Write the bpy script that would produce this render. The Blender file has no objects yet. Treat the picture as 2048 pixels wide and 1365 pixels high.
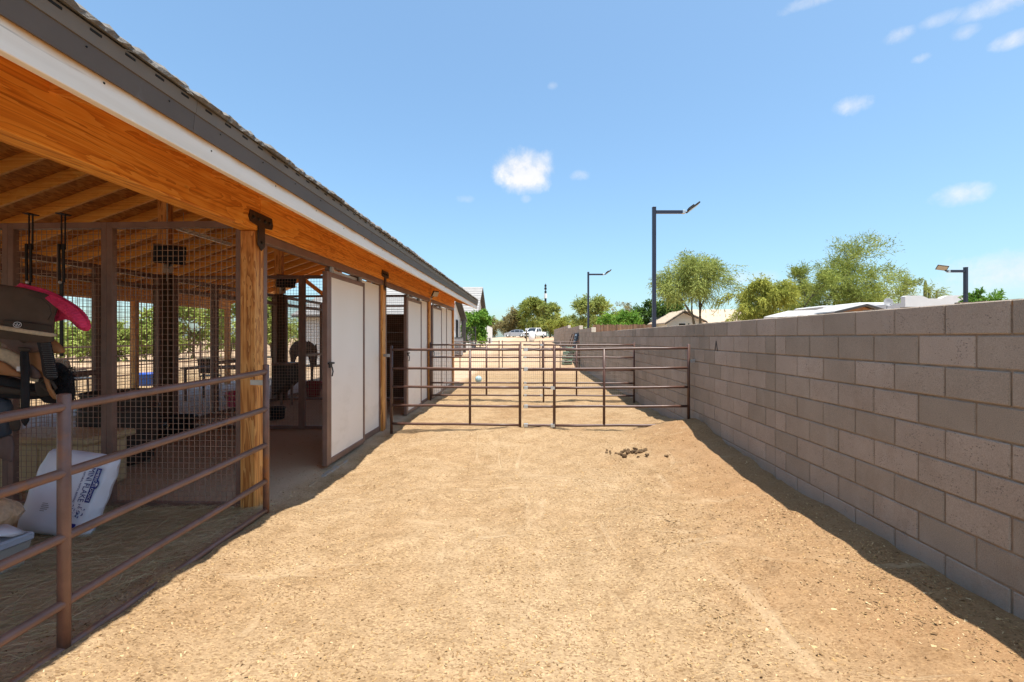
import bpy, bmesh, math, random
import numpy as np
from mathutils import Vector, Matrix, Euler

random.seed(7); np.random.seed(7)
SC = bpy.context.scene
COL = SC.collection
R = math.radians

# ------------------------------------------------------------------ camera, sky, sun, exposure
TH = R(2.14)
EYE = 1.62
F = 910.0
cam_d = bpy.data.cameras.new('camera'); cam = bpy.data.objects.new('camera', cam_d); COL.objects.link(cam)
cam.location = (0, 0, EYE); cam.rotation_euler = (R(90), 0, TH)
cam_d.sensor_width = 36; cam_d.lens = 16.0; cam_d.shift_y = -0.00366
cam_d.clip_start = 0.05; cam_d.clip_end = 3000
SC.camera = cam

SUN = Vector((0.18, -0.20, 1.0)).normalized()
SUN_STRENGTH = 2.0
SKY_STRENGTH = 0.15
EXPOSURE = 2.08
sun_d = bpy.data.lights.new('sun', 'SUN'); sun_d.energy = SUN_STRENGTH; sun_d.angle = R(0.5); sun_d.color = (1.0, 0.95, 0.87)
sun = bpy.data.objects.new('sun', sun_d); COL.objects.link(sun)
sun.rotation_euler = SUN.to_track_quat('Z', 'Y').to_euler()
sun.location = (3, -3, 20)

SC.view_settings.view_transform = 'Standard'; SC.view_settings.look = 'None'
SC.view_settings.exposure = EXPOSURE; SC.view_settings.gamma = 1.0
SC.view_settings.use_curve_mapping = False
SC.cycles.max_bounces = 12; SC.cycles.diffuse_bounces = 9; SC.cycles.transparent_max_bounces = 12


def at(px, py, d):
    """a point seen at (px, py) in the photograph, d metres in front of the camera"""
    xc = (px - 1024) / F * d
    c, s = math.cos(TH), math.sin(TH)
    return Vector((xc * c - d * s, xc * s + d * c, EYE - (py - 675) * d / F))


def ray(px, py):
    v = at(px, py, 1.0); v.z -= EYE
    return v.normalized()


# ------------------------------------------------------------------ node helpers
class NT:
    def __init__(s, nt):
        s.nt = nt; s.n = nt.nodes; s.l = nt.links
    def new(s, t, **kw):
        n = s.n.new(t)
        for k, v in kw.items(): setattr(n, k, v)
        return n
    def set(s, sock, v):
        if isinstance(v, bpy.types.NodeSocket): s.l.new(v, sock)
        else: sock.default_value = v
    def math(s, op, a, b=0.0, c=None, clamp=False):
        n = s.new('ShaderNodeMath', operation=op); n.use_clamp = clamp
        s.set(n.inputs[0], a); s.set(n.inputs[1], b)
        if c is not None: s.set(n.inputs[2], c)
        return n.outputs[0]
    def vmath(s, op, a, b):
        n = s.new('ShaderNodeVectorMath', operation=op)
        s.set(n.inputs[0], a); s.set(n.inputs[1], b)
        return n.outputs['Value'] if op in ('DOT_PRODUCT', 'LENGTH') else n.outputs['Vector']
    def mapping(s, vec, scale=(1, 1, 1), loc=(0, 0, 0)):
        n = s.new('ShaderNodeMapping'); s.l.new(vec, n.inputs['Vector'])
        n.inputs['Scale'].default_value = scale; s.set(n.inputs['Location'], loc)
        return n.outputs[0]
    def noise(s, vec, scale, detail=4, rough=0.55, dist=0.0):
        n = s.new('ShaderNodeTexNoise'); s.l.new(vec, n.inputs['Vector'])
        n.inputs['Scale'].default_value = scale; n.inputs['Detail'].default_value = detail
        n.inputs['Roughness'].default_value = rough; n.inputs['Distortion'].default_value = dist
        return n.outputs['Fac']
    def voro(s, vec, scale, feature='F1', out='Distance', rnd=1.0):
        n = s.new('ShaderNodeTexVoronoi', feature=feature); s.l.new(vec, n.inputs['Vector'])
        n.inputs['Scale'].default_value = scale; n.inputs['Randomness'].default_value = rnd
        return n.outputs[out]
    def ramp(s, fac, stops):
        n = s.new('ShaderNodeValToRGB'); s.l.new(fac, n.inputs['Fac'])
        e = n.color_ramp.elements
        while len(e) < len(stops): e.new(0.5)
        for i, (p, c) in enumerate(stops):
            e[i].position = p; e[i].color = (*c, 1) if len(c) == 3 else c
        return n.outputs['Color']
    def rng(s, v, a, b, c, d):
        n = s.new('ShaderNodeMapRange'); s.set(n.inputs[0], v)
        for i, x in enumerate((a, b, c, d)): n.inputs[1 + i].default_value = x
        return n.outputs[0]
    def mix(s, fac, a, b, mode='MIX'):
        n = s.new('ShaderNodeMix', data_type='RGBA', blend_type=mode)
        s.set(n.inputs[0], fac)
        for k, v in ((6, a), (7, b)):
            if isinstance(v, bpy.types.NodeSocket): s.l.new(v, n.inputs[k])
            else: n.inputs[k].default_value = (*v, 1) if len(v) == 3 else v
        return n.outputs[2]
    def bump(s, h, strength, dist, prev=None):
        n = s.new('ShaderNodeBump'); n.inputs['Strength'].default_value = strength
        n.inputs['Distance'].default_value = dist; s.l.new(h, n.inputs['Height'])
        if prev is not None: s.l.new(prev, n.inputs['Normal'])
        return n.outputs[0]


def newmat(name):
    m = bpy.data.materials.new(name); m.use_nodes = True
    t = NT(m.node_tree); t.n.clear()
    out = t.new('ShaderNodeOutputMaterial'); p = t.new('ShaderNodeBsdfPrincipled')
    t.l.new(p.outputs[0], out.inputs[0])
    p.inputs['Specular IOR Level'].default_value = 0.3
    return m, t, p


def M(name, base, rough=0.7, var=0.18, scale=6, wear=None, wear_at=0.6, wear_scale=5, bump=0.15, bscale=60, metal=0.0, spec=0.3, stretch=(1, 1, 1), orand=0.0):
    m, t, p = newmat(name)
    tc = t.new('ShaderNodeTexCoord').outputs['Object']
    oi = t.new('ShaderNodeObjectInfo').outputs['Random']
    v = t.new('ShaderNodeVectorMath', operation='ADD'); t.l.new(tc, v.inputs[0])
    k = t.math('MULTIPLY', oi, 37.0); t.l.new(k, v.inputs[1])
    vec = t.mapping(v.outputs[0], stretch)
    n = t.noise(vec, scale, 6, 0.6)
    b = np.array(base)
    c = t.ramp(n, [(0.28, tuple(b * (1 - var))), (0.72, tuple(np.minimum(b * (1 + var), 0.95)))])
    if wear is not None:
        w = t.noise(vec, wear_scale, 7, 0.65)
        c = t.mix(t.rng(w, wear_at, wear_at + 0.1, 0, 1), c, wear)
    if orand:
        c = t.mix(1.0, c, t.ramp(oi, [(0, (1 - orand,) * 3), (1, (1 + orand,) * 3)]), 'MULTIPLY')
    t.l.new(c, p.inputs['Base Color'])
    p.inputs['Roughness'].default_value = rough; p.inputs['Metallic'].default_value = metal
    p.inputs['Specular IOR Level'].default_value = spec
    if bump:
        t.l.new(t.bump(t.noise(vec, bscale, 4, 0.6), bump, 0.01), p.inputs['Normal'])
    return m


def wood(name, axis, lo, mid, hi, knots=True, rough=0.5, fine=52.0, ringw=0.22):
    m, t, p = newmat(name)
    tc = t.new('ShaderNodeTexCoord').outputs['Object']
    oi = t.new('ShaderNodeObjectInfo').outputs['Random']
    v = t.new('ShaderNodeVectorMath', operation='ADD'); t.l.new(tc, v.inputs[0]); t.l.new(t.math('MULTIPLY', oi, 53.0), v.inputs[1])
    sc = [fine] * 3; sc[axis] = 0.55
    sc2 = [5.0] * 3; sc2[axis] = 0.55
    a = t.noise(t.mapping(v.outputs[0], sc), 1.0, 5, 0.6, 0.3)
    b = t.noise(t.mapping(v.outputs[0], sc2), 1.0, 4, 0.6, 1.2)
    rings = t.math('FRACT', t.math('MULTIPLY', b, 9.0))
    g = t.math('ADD', t.math('MULTIPLY', a, 1.0 - ringw), t.math('MULTIPLY', rings, ringw))
    c = t.ramp(g, [(0.30, tuple(x * .72 for x in lo)), (0.40, lo), (0.52, mid), (0.72, hi)])
    pl = t.noise(v.outputs[0], 1.3, 3, 0.5)
    c = t.mix(t.rng(pl, 0.35, 0.7, 0.0, 0.35), c, lo)
    if knots:
        sk = [3.1] * 3; sk[axis] = 1.3
        d = t.voro(t.mapping(v.outputs[0], sk), 1.0)
        c = t.mix(t.rng(d, 0.035, 0.07, 0.85, 0.0), c, tuple(x * 0.25 for x in lo))
    c = t.mix(1.0, c, t.ramp(oi, [(0, (0.85, 0.85, 0.85)), (1, (1.12, 1.12, 1.12))]), 'MULTIPLY')
    t.l.new(c, p.inputs['Base Color']); p.inputs['Roughness'].default_value = rough
    t.l.new(t.bump(g, 0.25, 0.004), p.inputs['Normal'])
    return m


# ------------------------------------------------------------------ materials
W_LO, W_MID, W_HI = (0.62, 0.205, 0.024), (0.88, 0.37, 0.052), (0.94, 0.52, 0.12)
MAT = {}
MAT['wood_y'] = wood('stained_timber_long', 1, W_LO, W_MID, W_HI)
MAT['wood_x'] = wood('stained_timber_cross', 0, W_LO, W_MID, W_HI)
MAT['wood_z'] = wood('stained_timber_post', 2, (0.46, 0.17, 0.04), (0.76, 0.34, 0.09), (0.88, 0.50, 0.17), ringw=0.32)
MAT['wood_r'] = wood('stained_rafter', 0, (0.74, 0.31, 0.05), (0.90, 0.45, 0.085), (0.95, 0.58, 0.16), knots=False, ringw=0.12)
MAT['steel'] = M('brown_painted_steel', (0.20, 0.115, 0.088), 0.42, 0.22, 5, (0.19, 0.12, 0.085), 0.60, 3.2, 0.12, 90, spec=0.5)
MAT['pipe'] = M('weathered_brown_pipe', (0.17, 0.090, 0.068), 0.40, 0.25, 7, (0.26, 0.10, 0.035), 0.57, 2.6, 0.15, 110, spec=0.5)
MAT['pipe_dark'] = M('brown_panel_pipe', (0.088, 0.042, 0.030), 0.42, 0.25, 7, (0.17, 0.09, 0.05), 0.62, 3.0, 0.1, 110, spec=0.5)
MAT['wire'] = M('mesh_wire', (0.34, 0.225, 0.165), 0.5, 0.2, 9, bump=0)
MAT['wire_far'] = M('panel_mesh_wire', (0.34, 0.28, 0.23), 0.45, 0.2, 9, bump=0, metal=0.2)
MAT['casing'] = M('brown_stained_casing', (0.085, 0.050, 0.026), 0.6, 0.25, 4, bump=0.1)
MAT['galv'] = M('galvanised_clamp', (0.55, 0.57, 0.58), 0.35, 0.12, 30, bump=0.05, metal=0.7)
MAT['black_metal'] = M('black_metal', (0.022, 0.020, 0.020), 0.42, 0.3, 12, bump=0.08)
MAT['bronze'] = M('dark_bronze_plate', (0.035, 0.022, 0.016), 0.4, 0.35, 9, (0.09, 0.05, 0.03), 0.62, 8, 0.1, 70, spec=0.5)
MAT['lamp_pole'] = M('navy_black_paint', (0.020, 0.022, 0.042), 0.35, 0.15, 4, bump=0.04, spec=0.5)
MAT['lens'] = M('lamp_lens', (0.50, 0.47, 0.43), 0.25, 0.06, 8, bump=0)
MAT['drip'] = M('grey_drip_edge', (0.112, 0.082, 0.062), 0.5, 0.12, 2.2, (0.13, 0.11, 0.095), 0.63, 4, 0.06, 30)
MAT['drip_light'] = M('grey_vent_strip', (0.165, 0.130, 0.098), 0.5, 0.12, 2.2, (0.15, 0.13, 0.11), 0.6, 4, 0.06, 30)
MAT['slot'] = M('vent_slot', (0.012, 0.012, 0.012), 0.8, 0.1, 5, bump=0)
MAT['tile'] = M('concrete_roof_tile', (0.17, 0.155, 0.14), 0.9, 0.35, 26, (0.32, 0.29, 0.26), 0.62, 30, 0.8, 70, orand=0.22)
MAT['rubber'] = M('black_rubber', (0.016, 0.016, 0.018), 0.55, 0.3, 10, (0.06, 0.05, 0.04), 0.66, 6, 0.1, 40)
MAT['pink'] = M('pink_plastic', (0.62, 0.030, 0.11), 0.4, 0.15, 6, bump=0.04)
MAT['pink_cloth'] = M('pink_quilted_cloth', (0.78, 0.055, 0.17), 0.85, 0.18, 9, bump=0.35, bscale=130)
_m = MAT['pink_cloth']; _t = NT(_m.node_tree); _p = [n for n in _t.n if n.type == 'BSDF_PRINCIPLED'][0]
_q = _t.new('ShaderNodeSeparateXYZ'); _t.l.new(_t.new('ShaderNodeTexCoord').outputs['Object'], _q.inputs[0])
_a = _t.math('ABSOLUTE', _t.math('SINE', _t.math('MULTIPLY', _t.math('ADD', _q.outputs[0], _q.outputs[2]), 85.0)))
_b = _t.math('ABSOLUTE', _t.math('SINE', _t.math('MULTIPLY', _t.math('SUBTRACT', _q.outputs[0], _q.outputs[2]), 85.0)))
_t.l.new(_t.bump(_t.math('MULTIPLY', _t.math('POWER', _a, 0.5), _t.math('POWER', _b, 0.5)), 0.6, 0.008), _p.inputs['Normal'])
MAT['maroon'] = M('crimson_plastic', (0.30, 0.016, 0.03), 0.4, 0.15, 6, bump=0.04)
MAT['cream'] = M('cream_plastic', (0.56, 0.43, 0.24), 0.5, 0.12, 4, (0.42, 0.30, 0.15), 0.62, 5, 0.05, 30)
MAT['blue'] = M('blue_plastic', (0.03, 0.13, 0.62), 0.4, 0.1, 5, bump=0.02)
MAT['brownpad'] = M('taupe_felt', (0.105, 0.078, 0.062), 0.95, 0.22, 5, (0.08, 0.055, 0.042), 0.6, 3, 0.4, 220)
MAT['brownpad2'] = M('dark_taupe_leather', (0.060, 0.046, 0.037), 0.7, 0.22, 5, bump=0.25, bscale=160)
MAT['fringe'] = M('cream_fleece', (0.60, 0.50, 0.36), 0.95, 0.2, 30, bump=0.6, bscale=150)
MAT['tan'] = M('tan_leather', (0.36, 0.17, 0.07), 0.5, 0.3, 6, (0.22, 0.09, 0.035), 0.6, 4, 0.15, 90)
MAT['mauve'] = M('brown_leather', (0.15, 0.10, 0.088), 0.65, 0.2, 5, bump=0.2, bscale=120)
MAT['blackcloth'] = M('black_webbing', (0.018, 0.018, 0.022), 0.75, 0.3, 12, (0.05, 0.05, 0.055), 0.6, 9, 0.35, 160)
MAT['weave'] = M('grey_woven_cord', (0.10, 0.10, 0.105), 0.9, 0.2, 9, bump=0)
MAT['bag'] = M('white_poly_sack', (0.70, 0.72, 0.80), 0.35, 0.05, 3, bump=0.35, bscale=7, spec=0.45)
MAT['navy'] = M('navy_print', (0.022, 0.028, 0.19), 0.4, 0.1, 8, bump=0)
MAT['print_white'] = M('white_print', (0.75, 0.77, 0.82), 0.4, 0.05, 8, bump=0)
MAT['print_black'] = M('black_print', (0.02, 0.02, 0.02), 0.5, 0.1, 8, bump=0)
MAT['print_red'] = M('red_print', (0.55, 0.02, 0.03), 0.5, 0.1, 8, bump=0)
MAT['tote'] = M('grey_plastic_tote', (0.40, 0.36, 0.32), 0.4, 0.1, 3, (0.32, 0.26, 0.21), 0.6, 4, 0.05, 20)
MAT['tote_lid'] = M('blue_grey_tote_lid', (0.40, 0.43, 0.50), 0.4, 0.1, 3, bump=0.04)
MAT['shavings'] = M('shavings_in_clear_sack', (0.52, 0.34, 0.20), 0.35, 0.35, 22, (0.62, 0.50, 0.38), 0.6, 14, 0.6, 26, spec=0.5)
MAT['white_wall'] = M('white_stucco', (0.74, 0.73, 0.70), 0.9, 0.05, 2, bump=0.15, bscale=40)
MAT['white_paint'] = M('white_paint', (0.80, 0.80, 0.80), 0.35, 0.04, 3, bump=0.02)
MAT['charcoal'] = M('charcoal_trim', (0.055, 0.050, 0.048), 0.6, 0.15, 5, bump=0.05)
MAT['glass'] = M('dark_window_glass', (0.022, 0.028, 0.035), 0.08, 0.2, 2, bump=0, spec=0.6)
MAT['roof_grey'] = M('grey_roof_tile', (0.30, 0.29, 0.28), 0.85, 0.15, 6, bump=0.3, bscale=30)
MAT['roof_tan'] = M('tan_shingle', (0.46, 0.36, 0.27), 0.9, 0.12, 8, bump=0.3, bscale=30)
MAT['roof_pale'] = M('pale_shingle', (0.40, 0.39, 0.38), 0.9, 0.12, 8, bump=0.3, bscale=30)
MAT['stucco_grey'] = M('pale_stucco', (0.62, 0.62, 0.63), 0.9, 0.05, 3, bump=0.2, bscale=30)
MAT['old_fence'] = M('weathered_fence_board', (0.20, 0.115, 0.075), 0.9, 0.3, 3, (0.33, 0.16, 0.07), 0.6, 4, 0.3, 40, orand=0.35)
MAT['car_silver'] = M('silver_car_paint', (0.42, 0.44, 0.48), 0.25, 0.04, 2, bump=0, metal=0.5, spec=0.6)
MAT['tyre'] = M('tyre', (0.02, 0.02, 0.02), 0.8, 0.2, 9, bump=0)
MAT['bark'] = M('bark', (0.13, 0.10, 0.065), 0.9, 0.3, 6, bump=0.5, bscale=30)
MAT['bark_green'] = M('green_bark', (0.17, 0.16, 0.06), 0.8, 0.3, 6, bump=0.3, bscale=30)
MAT['cactus'] = M('cactus_skin', (0.13, 0.15, 0.05), 0.8, 0.2, 6, bump=0.3, bscale=30)
MAT['horse'] = M('black_horse_coat', (0.009, 0.007, 0.006), 0.9, 0.4, 4, (0.018, 0.012, 0.009), 0.6, 3, 0.1, 120, spec=0.08)
MAT['dung'] = M('dry_manure', (0.15, 0.095, 0.05), 0.95, 0.4, 30, (0.08, 0.05, 0.03), 0.55, 25, 0.8, 120, orand=0.3)
MAT['concrete'] = M('pale_concrete', (0.50, 0.45, 0.41), 0.9, 0.15, 1.6, (0.40, 0.34, 0.28), 0.58, 2.5, 0.2, 60)
MAT['kerb'] = M('grey_concrete_kerb', (0.31, 0.28, 0.25), 0.9, 0.15, 3, (0.36, 0.25, 0.15), 0.45, 4, 0.3, 60)
MAT['mortar'] = M('mortar', (0.255, 0.192, 0.138), 0.95, 0.3, 9, (0.33, 0.17, 0.07), 0.62, 7, 0.6, 90)
MAT['block_sun_tint'] = M('corner_block_sun_tint', (0.62, 0.54, 0.44), 0.95, 0.1, 5, bump=0.4, bscale=80)  # block colour made paler to paint in sunlight on the step ends
MAT['ac'] = M('grey_sheet_metal', (0.25, 0.25, 0.26), 0.5, 0.1, 3, bump=0.05)
MAT['teal'] = M('faded_green_plastic', (0.16, 0.28, 0.20), 0.6, 0.3, 6, (0.35, 0.32, 0.2), 0.62, 9, 0.1, 30)
MAT['slate'] = M('blue_black_plastic', (0.045, 0.06, 0.085), 0.45, 0.25, 6, bump=0.05)
MAT['ice'] = M('pale_blue_plastic', (0.25, 0.32, 0.42), 0.45, 0.2, 6, bump=0.05)
MAT['ball'] = M('pale_blue_rubber', (0.33, 0.50, 0.56), 0.5, 0.12, 6, bump=0.05)
MAT['kickboard'] = M('brown_kick_board', (0.12, 0.065, 0.042), 0.7, 0.2, 3, bump=0.1)
MAT['hay'] = M('dry_hay', (0.36, 0.29, 0.14), 0.85, 0.3, 3, bump=0)


def mat_panel():
    m, t, p = newmat('white_panel')
    tc = t.new('ShaderNodeTexCoord').outputs['Object']
    n = t.noise(t.mapping(tc, (1.2, 1.2, 0.8)), 1.2, 6, 0.6)
    c = t.ramp(n, [(0.3, (0.86, 0.775, 0.68)), (0.7, (0.90, 0.82, 0.735))])
    s = t.noise(t.mapping(tc, (2.2, 2.2, 5.5)), 1.0, 6, 0.65)
    z = t.new('ShaderNodeSeparateXYZ'); t.l.new(tc, z.inputs[0])
    low = t.rng(z.outputs[2], 0.2, 1.5, 1.0, 0.0)
    c = t.mix(t.math('MULTIPLY', t.rng(s, 0.52, 0.75, 0, 0.30), low), c, (0.48, 0.40, 0.31))
    t.l.new(c, p.inputs['Base Color']); p.inputs['Roughness'].default_value = 0.45
    return m
MAT['panel'] = mat_panel()


def mat_fascia():
    m, t, p = newmat('painted_fascia')
    tc = t.new('ShaderNodeTexCoord').outputs['Object']
    s = t.new('ShaderNodeSeparateXYZ'); t.l.new(tc, s.inputs[0])
    n = t.noise(t.mapping(tc, (6, 0.9, 14)), 1.0, 6, 0.6)
    c = t.ramp(n, [(0.3, (0.80, 0.71, 0.615)), (0.7, (0.90, 0.82, 0.735))])
    n2 = t.noise(t.mapping(tc, (3, 2.2, 3)), 1.0, 5, 0.65)
    e = t.math('ADD', s.outputs[2], t.math('MULTIPLY', t.math('SUBTRACT', n2, 0.5), 0.09))
    c = t.mix(t.rng(e, 0.012, 0.062, 0.0, 1.0), c, (0.66, 0.33, 0.07))      # stain that bled over the top edge
    d = t.noise(t.mapping(tc, (20, 1.6, 30)), 1.0, 3, 0.5)
    c = t.mix(t.rng(d, 0.68, 0.74, 0, 0.5), c, (0.30, 0.25, 0.20))
    t.l.new(c, p.inputs['Base Color']); p.inputs['Roughness'].default_value = 0.75
    t.l.new(t.bump(n, 0.2, 0.004), p.inputs['Normal'])
    return m
MAT['fascia'] = mat_fascia()


def mat_osb():
    m, t, p = newmat('strand_board')
    tc = t.new('ShaderNodeTexCoord').outputs['Object']
    oi = t.new('ShaderNodeObjectInfo').outputs['Random']
    v = t.new('ShaderNodeVectorMath', operation='ADD'); t.l.new(tc, v.inputs[0]); t.l.new(t.math('MULTIPLY', oi, 19.0), v.inputs[1])
    q = t.noise(v.outputs[0], 3.0, 3)
    a = t.voro(t.mapping(v.outputs[0], (34, 11, 30)), 1.0, out='Color')
    g = t.new('ShaderNodeSeparateColor'); t.l.new(a, g.inputs[0])
    k = t.math('ADD', t.math('MULTIPLY', g.outputs[0], 0.6), t.math('MULTIPLY', q, 0.5))
    c = t.ramp(k, [(0.2, (0.38, 0.135, 0.02)), (0.55, (0.56, 0.225, 0.036)), (0.85, (0.70, 0.33, 0.07))])
    t.l.new(c, p.inputs['Base Color']); p.inputs['Roughness'].default_value = 0.65
    t.l.new(t.bump(g.outputs[1], 0.2, 0.004), p.inputs['Normal'])
    return m
MAT['osb'] = mat_osb()


def mat_block(island=False):
    m, t, p = newmat('concrete_block' + ('_far' if island else ''))
    geo = t.new('ShaderNodeNewGeometry')
    pos = geo.outputs['Position']
    rnd = geo.outputs['Random Per Island'] if island else t.new('ShaderNodeObjectInfo').outputs['Random']
    n = t.noise(pos, 2.1, 6, 0.6)
    c = t.ramp(n, [(0.3, (0.310, 0.257, 0.208)), (0.7, (0.380, 0.318, 0.262))])
    tint = t.ramp(rnd, [(0, (0.84, 0.83, 0.80)), (0.35, (1.0, 0.98, 0.96)), (0.7, (1.06, 1.03, 1.02)), (1, (1.16, 1.13, 1.13))])
    c = t.mix(1.0, c, tint, 'MULTIPLY')
    gr = t.noise(pos, 160, 3, 0.7)
    c = t.mix(1.0, c, t.ramp(gr, [(0.3, (0.78, 0.78, 0.78)), (0.7, (1.2, 1.2, 1.2))]), 'MULTIPLY')
    pit = t.voro(t.mapping(pos, (1, 1, 1.2)), 62)
    pm = t.math('MULTIPLY', t.rng(pit, 0.16, 0.30, 1, 0), t.rng(t.noise(pos, 11, 3), 0.45, 0.62, 0, 1))
    pm = t.math('MULTIPLY', pm, t.rng(rnd, 0.15, 0.8, 0.25, 1.0))
    c = t.mix(t.math('MULTIPLY', pm, 0.72), c, (0.055, 0.045, 0.038))
    st = t.noise(t.mapping(pos, (3, 3, 0.9)), 1.4, 5, 0.6)
    c = t.mix(t.rng(st, 0.60, 0.78, 0, 0.45), c, (0.44, 0.385, 0.33))       # efflorescence
    z = t.new('ShaderNodeSeparateXYZ'); t.l.new(pos, z.inputs[0])
    low = t.math('MULTIPLY', t.rng(z.outputs[2], 0.12, 0.34, 1, 0), 0.45)
    c = t.mix(low, c, (0.30, 0.255, 0.225))
    du = t.noise(t.mapping(pos, (2, 2, 1.2)), 1.0, 6, 0.7)
    c = t.mix(t.rng(du, 0.57, 0.74, 0, 0.5), c, (0.24, 0.18, 0.13))       # dirt runs
    t.l.new(c, p.inputs['Base Color']); p.inputs['Roughness'].default_value = 0.95
    p.inputs['Specular IOR Level'].default_value = 0.15
    h = t.math('SUBTRACT', t.math('MULTIPLY', gr, 0.4), pm)
    t.l.new(t.bump(h, 0.7, 0.006), p.inputs['Normal'])
    return m
MAT['block'] = mat_block(); MAT['block_far'] = mat_block(True)


def mat_sand():
    m, t, p = newmat('arena_sand')
    pos = t.new('ShaderNodeNewGeometry').outputs['Position']
    big = t.noise(pos, 0.55, 6, 0.6, 0.4)
    c = t.ramp(big, [(0.30, (0.295, 0.195, 0.108)), (0.50, (0.345, 0.243, 0.143)), (0.70, (0.380, 0.280, 0.176))])
    mid = t.noise(t.mapping(pos, (1, 1, 1)), 4.5, 7, 0.7)
    c = t.mix(1.0, c, t.ramp(mid, [(0.3, (0.80, 0.76, 0.70)), (0.65, (1.1, 1.1, 1.1))]), 'MULTIPLY')
    fl = t.voro(t.mapping(pos, (70, 110, 80)), 1.0, out='Color')
    g = t.new('ShaderNodeSeparateColor'); t.l.new(fl, g.inputs[0])
    c = t.mix(1.0, c, t.ramp(g.outputs[0], [(0.0, (0.62, 0.56, 0.50)), (0.25, (0.92, 0.90, 0.88)), (0.8, (1.06, 1.05, 1.03)), (1.0, (1.30, 1.27, 1.2))]), 'MULTIPLY')
    spk = t.voro(pos, 46)
    sp = t.math('MULTIPLY', t.rng(spk, 0.12, 0.24, 1, 0), t.rng(t.noise(pos, 2.3, 5, 0.7), 0.42, 0.62, 0.08, 1))
    c = t.mix(t.math('MULTIPLY', sp, 0.75), c, (0.13, 0.075, 0.035))
    # damp reddish drift that lies along the block wall, trodden soil under the shed and pink gravel further off
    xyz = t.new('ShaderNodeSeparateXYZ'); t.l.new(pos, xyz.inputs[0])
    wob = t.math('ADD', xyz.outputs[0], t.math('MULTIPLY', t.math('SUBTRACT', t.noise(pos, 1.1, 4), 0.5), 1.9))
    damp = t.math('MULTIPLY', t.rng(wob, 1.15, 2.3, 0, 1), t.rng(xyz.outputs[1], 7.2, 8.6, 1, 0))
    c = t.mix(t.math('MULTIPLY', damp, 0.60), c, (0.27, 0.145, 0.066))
    wob2 = t.math('ADD', xyz.outputs[0], t.math('MULTIPLY', t.math('SUBTRACT', t.noise(pos, 2.1, 4), 0.5), 0.5))
    soil = t.math('MULTIPLY', t.rng(wob2, -2.55, -2.3, 1, 0), t.rng(wob2, -10.8, -10.3, 0, 1))
    c = t.mix(t.math('MULTIPLY', soil, 0.85), c, (0.50, 0.365, 0.255))
    scf = t.noise(t.mapping(pos, (0.55, 2.4, 1)), 1.3, 5, 0.6, 1.6)
    scf2 = t.noise(t.mapping(pos, (2.6, 0.5, 1), (7, 3, 0)), 1.1, 5, 0.6, 1.2)
    sm = t.math('MULTIPLY', t.math('MAXIMUM', t.rng(scf, 0.60, 0.70, 0, 1), t.rng(scf2, 0.62, 0.71, 0, 1)), t.rng(xyz.outputs[1], 9.0, 12.0, 0.75, 0))
    sm = t.math('MULTIPLY', sm, t.math('SUBTRACT', 1.0, soil))
    c = t.mix(t.math('MULTIPLY', sm, 0.7), c, (0.43, 0.315, 0.195))                                  # smooth scuffed streaks of bare dust
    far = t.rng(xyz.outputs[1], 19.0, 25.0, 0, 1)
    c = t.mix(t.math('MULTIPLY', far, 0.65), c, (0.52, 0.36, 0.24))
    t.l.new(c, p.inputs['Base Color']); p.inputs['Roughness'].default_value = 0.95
    p.inputs['Specular IOR Level'].default_value = 0.1
    h = t.math('ADD', t.math('MULTIPLY', g.outputs[1], 0.5), t.math('ADD', t.math('MULTIPLY', mid, 1.2), t.math('MULTIPLY', t.noise(pos, 26, 5, 0.7), 0.9)))
    h = t.math('MULTIPLY', h, t.math('SUBTRACT', 1.0, t.math('MULTIPLY', sm, 0.7)))
    t.l.new(t.bump(h, 0.75, 0.016), p.inputs['Normal'])
    return m
MAT['sand'] = mat_sand()


def mat_tint(name, stops, rough=0.85, transl=0.0):
    m, t, p = newmat(name)
    a = t.new('ShaderNodeAttribute'); a.attribute_name = 'tint'
    c = t.ramp(a.outputs['Fac'], stops)
    t.l.new(c, p.inputs['Base Color']); p.inputs['Roughness'].default_value = rough
    p.inputs['Specular IOR Level'].default_value = 0.2
    if transl:
        tr = t.new('ShaderNodeBsdfTranslucent'); t.l.new(c, tr.inputs[0])
        mx = t.new('ShaderNodeMixShader'); mx.inputs[0].default_value = transl
        t.l.new(p.outputs[0], mx.inputs[1]); t.l.new(tr.outputs[0], mx.inputs[2])
        out = [n for n in t.n if n.type == 'OUTPUT_MATERIAL'][0]
        t.l.new(mx.outputs[0], out.inputs[0])
    return m
MAT['chip'] = mat_tint('wood_chip', [(0, (0.13, 0.075, 0.035)), (0.12, (0.22, 0.13, 0.06)), (0.25, (0.34, 0.21, 0.09)), (0.8, (0.45, 0.30, 0.145)), (1, (0.56, 0.42, 0.25))])
MAT['straw'] = mat_tint('hay_strand', [(0, (0.34, 0.25, 0.13)), (0.4, (0.50, 0.40, 0.23)), (0.7, (0.62, 0.52, 0.33)), (0.88, (0.36, 0.36, 0.18)), (1, (0.74, 0.64, 0.44))])
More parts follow.
